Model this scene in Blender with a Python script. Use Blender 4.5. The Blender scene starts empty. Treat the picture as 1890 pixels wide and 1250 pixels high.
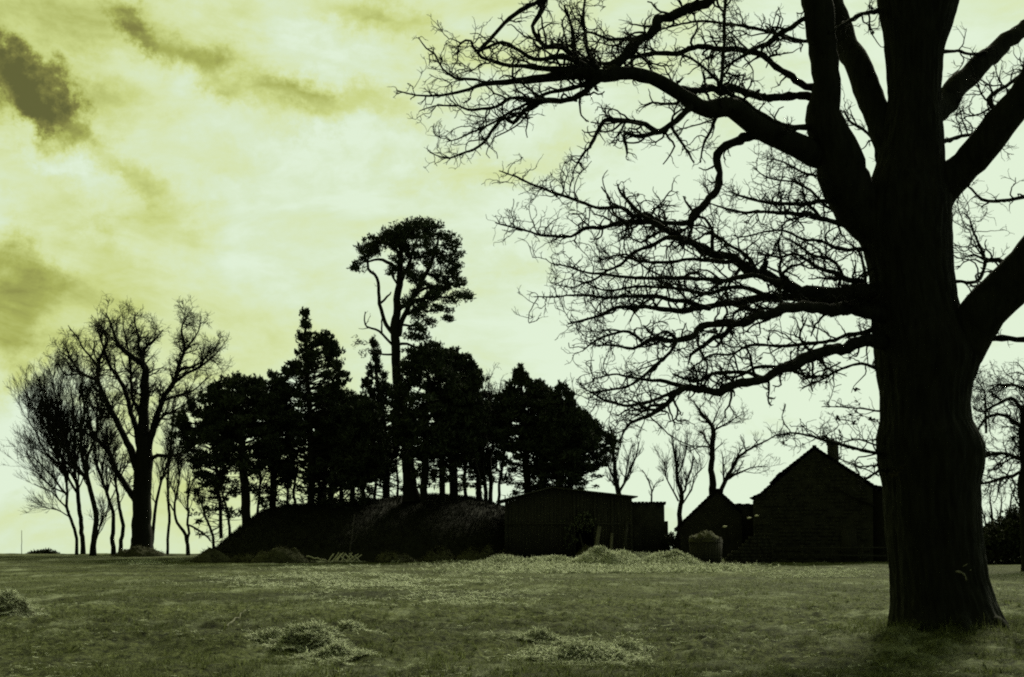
import bpy, bmesh, math, random
import numpy as np
from mathutils import Vector, noise as mnoise

sc = bpy.context.scene
COL = sc.collection
# ------------------------------------------------------------------ camera
F = 2625.0; W0, H0 = 1890.0, 1250.0; HOR = 990.0; EYE = 1.6
TH = math.atan((HOR - H0 / 2) / F)
cd = bpy.data.cameras.new("camera"); cam = bpy.data.objects.new("camera", cd); COL.objects.link(cam)
cd.sensor_width = 36.0; cd.lens = 36.0 * F / W0
cd.clip_start = 0.1; cd.clip_end = 6000
cam.location = (0, 0, EYE); cam.rotation_euler = (math.pi / 2 + TH, 0, 0)
sc.camera = cam
sc.view_settings.view_transform = 'Standard'; sc.view_settings.look = 'None'
sc.view_settings.gamma = 1; sc.view_settings.exposure = 0.0; sc.view_settings.use_curve_mapping = False
sc.cycles.filter_width = 2.0; sc.cycles.use_denoising = False
sc.cycles.max_bounces = 4

def pdir(px, py):
    u = (px - W0 / 2) / F; v = (H0 / 2 - py) / F
    return np.array([u, math.cos(TH) - math.sin(TH) * v, math.sin(TH) + math.cos(TH) * v])
def P(px, py, Y):
    d = pdir(px, py)
    return np.array([0, 0, EYE]) + d * (Y / d[1])
def lin(r, g, b):
    f = lambda c: (c / 255 / 12.92) if c / 255 <= .04045 else ((c / 255 + .055) / 1.055) ** 2.4
    return (f(r), f(g), f(b), 1)

# ------------------------------------------------------------------ sky
SUN_EL = math.radians(38); SUN_AZ = math.radians(24)      # azimuth clockwise from +Y: ahead of the camera, to the right
world = bpy.data.worlds.new("World"); sc.world = world; world.use_nodes = True
def build_world():
    nt = world.node_tree; N = nt.nodes; Lk = nt.links.new; N.clear()
    def node(t, **k):
        n = N.new(t)
        for a, b in k.items(): setattr(n, a, b)
        return n
    def math_(op, a, b=None, clamp=False):
        n = node('ShaderNodeMath', operation=op); n.use_clamp = clamp
        for i, x in enumerate((a, b)):
            if x is None: continue
            if isinstance(x, (int, float)): n.inputs[i].default_value = x
            else: Lk(x, n.inputs[i])
        return n.outputs[0]
    tc = node('ShaderNodeTexCoord'); D = tc.outputs['Generated']
    def noise(vec, scale, det, rough=.55, dist=0.0, out=0):
        n = node('ShaderNodeTexNoise'); n.inputs['Scale'].default_value = scale; n.inputs['Detail'].default_value = det
        n.inputs['Roughness'].default_value = rough; n.inputs['Distortion'].default_value = dist; Lk(vec, n.inputs['Vector']); return n.outputs[out]
    # ragged cloud edges: the direction is stirred a little before every cloud bank is measured
    nA = noise(D, 13.0, 8, .7, 0, 1)
    sub = node('ShaderNodeVectorMath', operation='SUBTRACT'); Lk(nA, sub.inputs[0]); sub.inputs[1].default_value = (.5, .5, .5)
    scl = node('ShaderNodeVectorMath', operation='SCALE'); Lk(sub.outputs[0], scl.inputs[0]); scl.inputs['Scale'].default_value = .10
    add = node('ShaderNodeVectorMath', operation='ADD'); Lk(D, add.inputs[0]); Lk(scl.outputs[0], add.inputs[1])
    DW = add.outputs[0]
    def bank(px, py, rx, ry, ang, amt, soft=.9):
        d = pdir(px, py); d = d / np.linalg.norm(d)
        m = node('ShaderNodeVectorMath', operation='SUBTRACT'); Lk(DW, m.inputs[0]); m.inputs[1].default_value = tuple(d)
        r = node('ShaderNodeVectorRotate', rotation_type='AXIS_ANGLE'); Lk(m.outputs[0], r.inputs['Vector'])
        r.inputs['Axis'].default_value = (0, 1, 0); r.inputs['Angle'].default_value = math.radians(ang)
        s = node('ShaderNodeVectorMath', operation='MULTIPLY'); Lk(r.outputs[0], s.inputs[0]); s.inputs[1].default_value = (F / rx, 2.0, F / ry)
        l = node('ShaderNodeVectorMath', operation='LENGTH'); Lk(s.outputs[0], l.inputs[0])
        mr = node('ShaderNodeMapRange', interpolation_type='SMOOTHSTEP'); Lk(l.outputs['Value'], mr.inputs['Value'])
        mr.inputs['From Min'].default_value = max(0.0, 1 - soft); mr.inputs['From Max'].default_value = 1 + soft * .6
        mr.inputs['To Min'].default_value = amt; mr.inputs['To Max'].default_value = 0.0
        return mr.outputs[0]
    # value 1 = brightest cloud, 0 = darkest gap
    ms = node('ShaderNodeVectorMath', operation='MULTIPLY'); Lk(D, ms.inputs[0]); ms.inputs[1].default_value = (1, 1, 2.4); n1 = noise(ms.outputs[0], 4.5, 9, .6, .6); n2 = noise(ms.outputs[0], 16.0, 7, .62, .5)
    base = math_('ADD', math_('MULTIPLY', math_('SUBTRACT', n1, .5), .95), math_('MULTIPLY', math_('SUBTRACT', n2, .5), .5))
    sep = node('ShaderNodeSeparateXYZ'); Lk(D, sep.inputs[0])
    base = math_('ADD', base, math_('MULTIPLY', sep.outputs['X'], .26))
    base = math_('ADD', base, math_('MULTIPLY', math_('SUBTRACT', .20, sep.outputs['Z']), .35))
    base = math_('ADD', base, .86)
    for b in [(8, 152, 84, 56, -10, -.33, .7), (66, 165, 66, 58, 0, -.30, .6), (100, 220, 70, 50, -52, -.38, .6), (30, 118, 70, 26, 0, -.16), (170, 262, 60, 30, -50, -.12), (185, 185, 50, 40, 0, -.14), (190, 255, 34, 26, 0, -.12),
              (320, 82, 130, 30, -24, -.17, 1), (450, 125, 130, 42, -20, -.22, 1), (540, 165, 60, 30, -20, -.17, .9), (250, 62, 60, 22, -38, -.22), (650, 210, 200, 36, 2, -.17), (430, 265, 120, 50, 0, -.10),
              (10, 575, 90, 160, 0, -.28), (120, 560, 200, 110, 0, -.12), (150, 480, 250, 80, 10, -.14), (0, 660, 60, 70, 0, -.15), (900, 310, 230, 34, 3, -.14), (275, 335, 70, 30, -20, -.17), (270, 400, 90, 50, -30, -.12),
              (640, 10, 160, 40, -15, -.20), (800, 70, 160, 40, -15, -.12), (0, 20, 260, 70, 0, -.16), (460, 20, 200, 26, 0, -.08), (955, 490, 130, 30, 0, -.10),
              (50, 330, 130, 90, -40, -.10), (370, 390, 40, 70, 30, -.06),
              (130, 300, 220, 38, -38, .24), (330, 190, 240, 50, -18, .16), (60, 400, 120, 50, 0, .10), (400, 400, 60, 110, 30, .12), (230, 250, 90, 50, -20, .10), (40, 830, 160, 130, 0, .22), (620, 140, 150, 45, -10, .16), (600, 270, 220, 40, 0, .10),
              (420, 480, 120, 120, 40, .10), (640, 430, 260, 120, 0, .10), (110, 440, 150, 30, -25, .10), (1500, 500, 500, 500, 0, .10), (1100, 760, 260, 160, 0, .12)]:
        base = math_('ADD', base, bank(*b))
    ramp = node('ShaderNodeValToRGB'); Lk(base, ramp.inputs[0]); cr = ramp.color_ramp
    pts = [(0.0, lin(96, 97, 52)), (.24, lin(128, 128, 66)), (.42, lin(170, 178, 92)), (.60, lin(205, 216, 138)), (.76, lin(218, 231, 176)), (.90, lin(221, 237, 203)), (1.0, lin(228, 244, 218))]
    cr.elements[0].position, cr.elements[0].color = pts[0]
    cr.elements[1].position, cr.elements[1].color = pts[-1]
    for p, c in pts[1:-1]:
        e = cr.elements.new(p); e.color = c
    # clouds in front of the veiled sun are bright, those behind the camera dull
    dt = node('ShaderNodeVectorMath', operation='DOT_PRODUCT'); Lk(D, dt.inputs[0])
    v = Vector((.12, 1.0, .22)).normalized(); dt.inputs[1].default_value = v
    fr = node('ShaderNodeMapRange', interpolation_type='SMOOTHSTEP'); Lk(dt.outputs['Value'], fr.inputs['Value'])
    fr.inputs['From Min'].default_value = -.2; fr.inputs['From Max'].default_value = .72
    fr.inputs['To Min'].default_value = .16; fr.inputs['To Max'].default_value = 1.0
    mul = node('ShaderNodeVectorMath', operation='SCALE'); Lk(ramp.outputs[0], mul.inputs[0]); Lk(fr.outputs[0], mul.inputs['Scale'])
    bgc = node('ShaderNodeBackground'); Lk(mul.outputs[0], bgc.inputs[0]); bgc.inputs[1].default_value = 1.0
    sky = node('ShaderNodeTexSky', sky_type='NISHITA'); sky.sun_disc = False
    sky.sun_elevation = SUN_EL; sky.sun_rotation = SUN_AZ
    bw = node('ShaderNodeRGBToBW'); Lk(sky.outputs[0], bw.inputs[0])
    tint = node('ShaderNodeVectorMath', operation='SCALE'); tint.inputs[0].default_value = (.80, .90, .55); Lk(bw.outputs[0], tint.inputs['Scale'])
    bgs = node('ShaderNodeBackground'); Lk(tint.outputs[0], bgs.inputs[0]); bgs.inputs[1].default_value = .06
    mix = node('ShaderNodeMixShader'); mix.inputs[0].default_value = .94; Lk(bgs.outputs[0], mix.inputs[1]); Lk(bgc.outputs[0], mix.inputs[2])
    out = node('ShaderNodeOutputWorld'); Lk(mix.outputs[0], out.inputs[0])
build_world()
sl = bpy.data.lights.new("sun", 'SUN'); sl.energy = 3.6; sl.angle = math.radians(14); sl.color = (1.0, .97, .72)
sun = bpy.data.objects.new("sun", sl); COL.objects.link(sun)
sd = Vector((math.sin(SUN_AZ) * math.cos(SUN_EL), math.cos(SUN_AZ) * math.cos(SUN_EL), math.sin(SUN_EL)))
sun.rotation_euler = sd.to_track_quat('Z', 'Y').to_euler(); sun.location = (20, 40, 60)

# ------------------------------------------------------------------ materials
def mat(name, c1, c2, scale=5.0, rough=.9, bump=0.0, bscale=None, stretch=(1, 1, 1), detail=5, island=0.0, c3=None, spec=.2, trans=0.0):
    m = bpy.data.materials.new(name); m.use_nodes = True; nt = m.node_tree; N = nt.nodes; Lk = nt.links.new
    b = N['Principled BSDF']; b.inputs['Roughness'].default_value = rough
    b.inputs['Specular IOR Level'].default_value = spec
    tc = N.new('ShaderNodeTexCoord'); mp = N.new('ShaderNodeMapping'); mp.inputs['Scale'].default_value = stretch
    Lk(tc.outputs['Object'], mp.inputs[0])
    nz = N.new('ShaderNodeTexNoise'); nz.inputs['Scale'].default_value = scale; nz.inputs['Detail'].default_value = detail; nz.inputs['Roughness'].default_value = .65
    Lk(mp.outputs[0], nz.inputs['Vector'])
    fac = nz.outputs[0]
    if island:
        g = N.new('ShaderNodeNewGeometry'); mx = N.new('ShaderNodeMix'); mx.inputs[0].default_value = island
        Lk(fac, mx.inputs[2]); Lk(g.outputs['Random Per Island'], mx.inputs[3]); fac = mx.outputs[0]
    r = N.new('ShaderNodeValToRGB'); Lk(fac, r.inputs[0])
    r.color_ramp.elements[0].position = .3; r.color_ramp.elements[0].color = (*c1, 1)
    r.color_ramp.elements[1].position = .7; r.color_ramp.elements[1].color = (*c2, 1)
    if c3: e = r.color_ramp.elements.new(.9); e.color = (*c3, 1)
    Lk(r.outputs[0], b.inputs['Base Color'])
    if bump:
        bn = N.new('ShaderNodeTexNoise'); bn.inputs['Scale'].default_value = bscale or scale * 3; bn.inputs['Detail'].default_value = 6
        Lk(mp.outputs[0], bn.inputs['Vector'])
        bp = N.new('ShaderNodeBump'); bp.inputs['Strength'].default_value = bump; bp.inputs['Distance'].default_value = .05
        Lk(bn.outputs[0], bp.inputs['Height']); Lk(bp.outputs[0], b.inputs['Normal'])
    return m
M = {}
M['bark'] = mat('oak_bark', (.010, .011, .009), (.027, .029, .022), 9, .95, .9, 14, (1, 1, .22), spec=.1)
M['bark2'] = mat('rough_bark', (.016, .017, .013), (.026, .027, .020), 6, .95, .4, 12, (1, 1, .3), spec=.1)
M['needle'] = mat('pine_needles', (.028, .038, .024), (.062, .078, .045), 2, .9, island=.5, spec=.1)
M['leaf'] = mat('dead_leaf', (.03, .027, .012), (.05, .045, .02), 3, .9, island=.5)
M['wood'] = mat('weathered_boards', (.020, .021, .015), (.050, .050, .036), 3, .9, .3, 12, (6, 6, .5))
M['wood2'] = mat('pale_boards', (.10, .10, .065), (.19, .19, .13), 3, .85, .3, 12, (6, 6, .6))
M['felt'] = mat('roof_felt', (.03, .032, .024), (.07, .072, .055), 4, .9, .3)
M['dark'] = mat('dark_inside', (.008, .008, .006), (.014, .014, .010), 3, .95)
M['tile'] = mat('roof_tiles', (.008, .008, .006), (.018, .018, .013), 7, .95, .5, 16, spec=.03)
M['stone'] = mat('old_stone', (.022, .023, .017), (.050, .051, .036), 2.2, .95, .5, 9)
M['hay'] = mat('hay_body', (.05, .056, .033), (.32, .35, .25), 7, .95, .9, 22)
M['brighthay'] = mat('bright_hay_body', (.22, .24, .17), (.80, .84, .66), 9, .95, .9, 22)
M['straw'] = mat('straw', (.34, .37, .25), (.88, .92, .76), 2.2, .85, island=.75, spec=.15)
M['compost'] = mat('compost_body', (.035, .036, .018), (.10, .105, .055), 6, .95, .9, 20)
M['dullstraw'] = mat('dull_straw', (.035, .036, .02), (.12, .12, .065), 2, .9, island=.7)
M['blade'] = mat('grass_blade', (.026, .034, .010), (.15, .178, .062), 2.6, .8, island=.55, c3=(.30, .33, .22), spec=.15)
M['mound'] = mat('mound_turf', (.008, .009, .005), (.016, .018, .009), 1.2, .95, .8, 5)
M['hedge'] = mat('hedge_leaf', (.018, .022, .010), (.042, .050, .022), 2, .9, island=.5)
M['stick'] = mat('peeled_wood', (.5, .5, .34), (.8, .8, .6), 4, .8)
M['scar'] = mat('bare_wood', (.14, .14, .10), (.36, .36, .27), 20, .8)

def ground_mat():
    m = bpy.data.materials.new('pasture'); m.use_nodes = True; nt = m.node_tree; N = nt.nodes; Lk = nt.links.new
    b = N['Principled BSDF']; b.inputs['Roughness'].default_value = .95; b.inputs['Specular IOR Level'].default_value = .1
    tc = N.new('ShaderNodeTexCoord')
    def nz(s, d, st=(1, 1, 1), r=.6):
        mp = N.new('ShaderNodeMapping'); mp.inputs['Scale'].default_value = st; Lk(tc.outputs['Object'], mp.inputs[0])
        n = N.new('ShaderNodeTexNoise'); n.inputs['Scale'].default_value = s; n.inputs['Detail'].default_value = d; n.inputs['Roughness'].default_value = r
        Lk(mp.outputs[0], n.inputs['Vector']); return n.outputs[0]
    def ramp(f, a, ca, bb, cb):
        r = N.new('ShaderNodeValToRGB'); Lk(f, r.inputs[0]); e = r.color_ramp.elements
        e[0].position = a; e[0].color = ca; e[1].position = bb; e[1].color = cb; return r.outputs[0]
    fine = ramp(nz(9, 8, r=.75), .40, (.012, .016, .005, 1), .70, (.165, .19, .072, 1))
    big = ramp(nz(.22, 5, (.35, 1, 1)), .35, (.5, .5, .5, 1), .66, (1.4, 1.4, 1.4, 1))
    mx = N.new('ShaderNodeMix'); mx.data_type = 'RGBA'; mx.blend_type = 'MULTIPLY'; mx.inputs[0].default_value = 1
    Lk(fine, mx.inputs[6]); Lk(big, mx.inputs[7])
    dry = ramp(nz(.55, 7, (1, .35, 1), .7), .52, (0, 0, 0, 1), .68, (1, 1, 1, 1))
    mx2 = N.new('ShaderNodeMix'); mx2.data_type = 'RGBA'; Lk(dry, mx2.inputs[0]); Lk(mx.outputs[2], mx2.inputs[6]); mx2.inputs[7].default_value = (.24, .27, .17, 1)
    Lk(mx2.outputs[2], b.inputs['Base Color'])
    bp = N.new('ShaderNodeBump'); bp.inputs['Strength'].default_value = .9; bp.inputs['Distance'].default_value = .07
    Lk(nz(7, 8, r=.7), bp.inputs['Height']); Lk(bp.outputs[0], b.inputs['Normal'])
    return m
M['ground'] = ground_mat()
for k_ in ('straw', 'blade', 'dullstraw'):
    nt_ = M[k_].node_tree; b_ = nt_.nodes['Principled BSDF']; tr_ = nt_.nodes.new('ShaderNodeBsdfTranslucent'); mx_ = nt_.nodes.new('ShaderNodeMixShader'); mx_.inputs[0].default_value = .5
    src = b_.inputs['Base Color'].links[0].from_socket; nt_.links.new(src, tr_.inputs[0]); nt_.links.new(b_.outputs[0], mx_.inputs[1]); nt_.links.new(tr_.outputs[0], mx_.inputs[2]); nt_.links.new(mx_.outputs[0], nt_.nodes['Material Output'].inputs[0])

# ------------------------------------------------------------------ helpers
def tag(o, label=None, cat=None, group=None, kind=None):
    if label: o['label'] = label
    if cat: o['category'] = cat
    if group: o['group'] = group
    if kind: o['kind'] = kind
    return o
def empty(name, loc, label, cat, group=None):
    o = bpy.data.objects.new(name, None); COL.objects.link(o); o.location = loc; o.empty_display_size = .3
    return tag(o, label, cat, group)
def link(name, me, m, parent=None, smooth=False):
    me.materials.append(m)
    if smooth: me.polygons.foreach_set('use_smooth', np.ones(len(me.polygons), bool))
    o = bpy.data.objects.new(name, me); COL.objects.link(o)
    if parent is not None:
        o.parent = parent; p = parent; off = Vector((0, 0, 0))
        while p is not None: off += p.location; p = p.parent
        o.location = -off                        # meshes are written in world coordinates
    return o
def quads_mesh(V, Q, name, T=None):
    me = bpy.data.meshes.new(name)
    nq = len(Q); nt_ = 0 if T is None else len(T)
    me.vertices.add(len(V)); me.vertices.foreach_set('co', np.asarray(V, np.float32).ravel())
    loops = np.asarray(Q, np.int32).ravel()
    starts = np.arange(nq) * 4; tot = np.full(nq, 4)
    if nt_:
        loops = np.concatenate([loops, np.asarray(T, np.int32).ravel()]); starts = np.concatenate([starts, nq * 4 + np.arange(nt_) * 3])
    me.loops.add(len(loops)); me.loops.foreach_set('vertex_index', loops)
    me.polygons.add(nq + nt_); me.polygons.foreach_set('loop_start', starts.astype(np.int32))
    me.update(calc_edges=True); return me
XF = [None]
class Soup:
    def __init__(s): s.V = []; s.Q = []; s.n = 0
    def add(s, V, Q):
        V = np.asarray(V, float).reshape(-1, 3); s.V.append(V); s.Q.append(np.asarray(Q).reshape(-1, 4) + s.n); s.n += len(V)
    def box(s, c, size, rz=0.0, rx=0.0, ry=0.0):
        h = np.array(size) / 2
        v = np.array([[x, y, z] for x in (-1, 1) for y in (-1, 1) for z in (-1, 1)], float) * h
        for a, (i, j) in ((rx, (1, 2)), (ry, (2, 0)), (rz, (0, 1))):
            if a:
                cc, ss = math.cos(a), math.sin(a); w = v.copy(); w[:, i] = cc * v[:, i] - ss * v[:, j]; w[:, j] = ss * v[:, i] + cc * v[:, j]; v = w
        s.add(v + np.array(c), [[0, 1, 3, 2], [4, 6, 7, 5], [0, 4, 5, 1], [2, 3, 7, 6], [0, 2, 6, 4], [1, 5, 7, 3]])
    def tubes(s, Pn, R, sides=4):
        """Pn (K,n,3) paths, R (K,n) radii"""
        K, n, _ = Pn.shape
        if K == 0: return
        T = np.gradient(Pn, axis=1); T /= np.linalg.norm(T, axis=2, keepdims=True) + 1e-9
        mean = T.mean(axis=1); ref = np.zeros_like(mean); ax = np.argmin(np.abs(mean), axis=1); ref[np.arange(K), ax] = 1
        A = np.cross(T, ref[:, None, :]); A /= np.linalg.norm(A, axis=2, keepdims=True) + 1e-9
        B = np.cross(T, A)
        an = np.arange(sides) * 2 * math.pi / sides
        V = Pn[:, :, None, :] + R[:, :, None, None] * (np.cos(an)[None, None, :, None] * A[:, :, None, :] + np.sin(an)[None, None, :, None] * B[:, :, None, :])
        base = (np.arange(K) * n * sides)[:, None, None] + (np.arange(n - 1) * sides)[None, :, None]
        i = np.arange(sides)[None, None, :]; j = (np.arange(sides)[None, None, :] + 1) % sides
        Q = np.stack([base + i, base + j, base + sides + j, base + sides + i], axis=-1)
        s.add(V.reshape(-1, 3), Q.reshape(-1, 4))
    def cards(s, C, U, Wd):
        """quads centred C (n,3) with half axes U, Wd"""
        n = len(C); V = np.stack([C - U - Wd, C + U - Wd * .35, C + U + Wd * .35, C - U + Wd], axis=1)
        s.add(V, np.arange(n * 4).reshape(n, 4))
    def build(s, name, m, parent=None, smooth=False):
        if not s.V: return None
        VV = np.concatenate(s.V)
        if XF[0]:
            ang_, (ox, oy) = XF[0]; ca, sa = math.cos(ang_), math.sin(ang_); dx_, dy_ = VV[:, 0] - ox, VV[:, 1] - oy
            VV = np.stack([ox + dx_ * ca + dy_ * sa, oy - dx_ * sa + dy_ * ca, VV[:, 2]], -1)
        return link(name, quads_mesh(VV, np.concatenate(s.Q), name), m, parent, smooth)
def catmull(pts, step):
    pts = np.asarray(pts, float); out = []
    ext = np.vstack([2 * pts[0] - pts[1], pts, 2 * pts[-1] - pts[-2]])
    for i in range(1, len(ext) - 2):
        a, b, c, d = ext[i - 1], ext[i], ext[i + 1], ext[i + 2]
        n = max(2, int(np.linalg.norm((c - b)[:3]) / step))
        t = np.linspace(0, 1, n, endpoint=False)[:, None]
        out.append(.5 * (2 * b + (c - a) * t + (2 * a - 5 * b + 4 * c - d) * t ** 2 + (3 * b - a - 3 * c + d) * t ** 3))
    out.append(pts[-1][None]); return np.vstack(out)
def unit(v): return v / (np.linalg.norm(v, axis=-1, keepdims=True) + 1e-9)
def grow(rng, Pn, R, dens, length, ratio=.6, n=6, ang=(30, 60), wig=.25, up=.1, tmin=.12, rmin=.003, flat=.0, fall=.5, lmax=9, out=None, thick=.018):
    """children of K paths: returns (K2,n,3),(K2,n)"""
    K, m, _ = Pn.shape
    seg = np.linalg.norm(np.diff(Pn, axis=1), axis=2).sum(axis=1)
    cnt = rng.poisson(seg * dens * (1 - tmin)) if dens > 0 else np.zeros(K, int)
    idx = np.repeat(np.arange(K), cnt); k = len(idx)
    if k == 0: return np.zeros((0, n, 3)), np.zeros((0, n))
    t = tmin + (1 - tmin) * rng.random(k) ** .85; f = t * (m - 1); i0 = np.minimum(f.astype(int), m - 2); fr = (f - i0)[:, None]
    A = Pn[idx, i0] * (1 - fr) + Pn[idx, i0 + 1] * fr
    T = unit(Pn[idx, i0 + 1] - Pn[idx, i0])
    r0 = R[idx, i0] * (1 - fr[:, 0]) + R[idx, i0 + 1] * fr[:, 0]
    rnd = rng.normal(size=(k, 3)); rnd[:, 1] *= (1 - flat); Pp = unit(rnd - (rnd * T).sum(1, keepdims=True) * T)
    a = np.radians(rng.uniform(*ang, k))[:, None]
    Dr = unit(T * np.cos(a) + Pp * np.sin(a) + np.array([0, 0, up]))
    Ln = np.minimum(lmax, (length if np.isscalar(length) else length) * rng.uniform(.35, 1.25, k) * (1 - fall * t))
    pts = [A]; d = Dr
    kink = rng.normal(size=(k, n, 3)) * wig
    for j in range(1, n):
        d = unit(d + kink[:, j] + np.array([0, 0, up * .35]))
        pts.append(pts[-1] + d * (Ln / (n - 1))[:, None])
    rr = np.maximum(rmin, np.minimum(r0 * ratio, thick * Ln + rmin * 1.6))
    Rr = rr[:, None] * np.linspace(1, .42, n)[None]
    return np.stack(pts, axis=1), np.maximum(Rr, rmin * .7)

# ------------------------------------------------------------------ terrain
def smooth(t): t = np.clip(t, 0, 1); return t * t * (3 - 2 * t)
def terrain(x, y):
    x = np.asarray(x, float); y = np.asarray(y, float)
    z = .26 * smooth((y - 80) / 30)
    z = z + .05 * np.sin(x * .21 + 1.3) * np.sin(y * .17) * smooth((y - 10) / 15) + .035 * np.sin(x * .55 + y * .3) * np.sin(y * .41 + 2)
    z = z - .17 * (1 - smooth((y - 20.8) / 2.4)) + .07 * np.exp(-((y - 30) / 3.5) ** 2) + .06 * np.exp(-((y - 44) / 5) ** 2)
    z = z - np.where(y > 112, (y - 112) * .035, 0)
    z = z + .12 * np.exp(-(((x - 8) / 2.6) ** 2 + ((y - 24) / 2.2) ** 2))        # root bank under the big oak
    z = z + .28 * smooth((x - 3) / 3) * smooth((14.5 - x) / 3) * np.exp(-((y - 96) / 6.0) ** 2)   # rise in the yard between the sheds
    return z
def grid_mesh(xs, ys, fz, name, m):
    X, Y = np.meshgrid(xs, ys); Z = fz(X, Y); V = np.stack([X, Y, Z], -1).reshape(-1, 3)
    nx, ny = len(xs), len(ys); i = np.arange(ny - 1)[:, None] * nx + np.arange(nx - 1)[None]
    Q = np.stack([i, i + 1, i + nx + 1, i + nx], -1).reshape(-1, 4)
    return link(name, quads_mesh(V, Q, name), m, None, True)
rg = np.random.default_rng(3)
_TAB = np.random.default_rng(11).random((256, 256))
def vnoise(x, y):
    xi = np.floor(x).astype(int); yi = np.floor(y).astype(int); fx = x - xi; fy = y - yi; fx = fx * fx * (3 - 2 * fx); fy = fy * fy * (3 - 2 * fy)
    t = lambda i, j: _TAB[(xi + i) & 255, (yi + j) & 255]
    return (t(0, 0) * (1 - fx) + t(1, 0) * fx) * (1 - fy) + (t(0, 1) * (1 - fx) + t(1, 1) * fx) * fy - .5
def rough(x, y, amp=.040, s=1.0):
    x = np.asarray(x, float) * s; y = np.asarray(y, float) * s; xr = x * .8 + y * .6; yr = y * .8 - x * .6
    return amp * (1.5 * vnoise(x * .7, y * .9) + 1.8 * vnoise(xr * 2.1, yr * 2.1) + 2.2 * vnoise(x * 4.7 + 9, y * 4.7) + 1.5 * vnoise(xr * 9.5, yr * 9.5))
xs = np.concatenate([[-3000, -1200, -500, -200, -90, -60], np.linspace(-45, -20, 60), np.linspace(-19.8, 22, 320), np.linspace(22.3, 50, 60), [60, 90, 200, 500, 1200, 3000]])
ys = np.concatenate([[-60, -10, 0, 6], np.linspace(9, 45, 330), np.linspace(45.3, 115, 230), [118, 124, 135, 160, 220, 400, 800, 1600, 3500]])
def gz(x, y): return terrain(x, y) + rough(x, y) * (smooth((y - 5) / 8) * smooth((130 - y) / 10)) * (1.25 * np.exp(-((y - 27) / 9) ** 2) * .8 + .45)
g = grid_mesh(xs, ys, gz, 'ground', M['ground']); tag(g, kind='structure')

crest_px = [(408, 1026), (424, 1008), (438, 992), (452, 975), (470, 957), (492, 942), (530, 934), (600, 930), (680, 926), (740, 918), (800, 914), (860, 918), (900, 927), (940, 942), (985, 962), (1060, 1000), (1110, 1030)]
cx = [P(a, b, 100)[0] for a, b in crest_px]; cz = [P(a, b, 100)[2] for a, b in crest_px]
def mound_z(x, y):
    h = np.interp(x, cx, cz, left=-.5, right=-.5) - .2
    t = np.clip(1 - ((y - 101) / np.where(y < 101, 10.5, 14)) ** 2, 0, None)
    return -.3 + .2 + (h + .3) * t ** .7 + rough(x, y, .05, .9) * (t > 0)
def ground_z(x, y): return float(max(gz(np.array([x], float), np.array([y], float))[0], mound_z(np.array([x], float), np.array([y], float))[0] if 89 < y < 116 and cx[0] < x < cx[-1] else -9))
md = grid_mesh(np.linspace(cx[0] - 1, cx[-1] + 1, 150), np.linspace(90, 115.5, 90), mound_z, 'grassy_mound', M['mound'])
tag(md, kind='structure')

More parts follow.
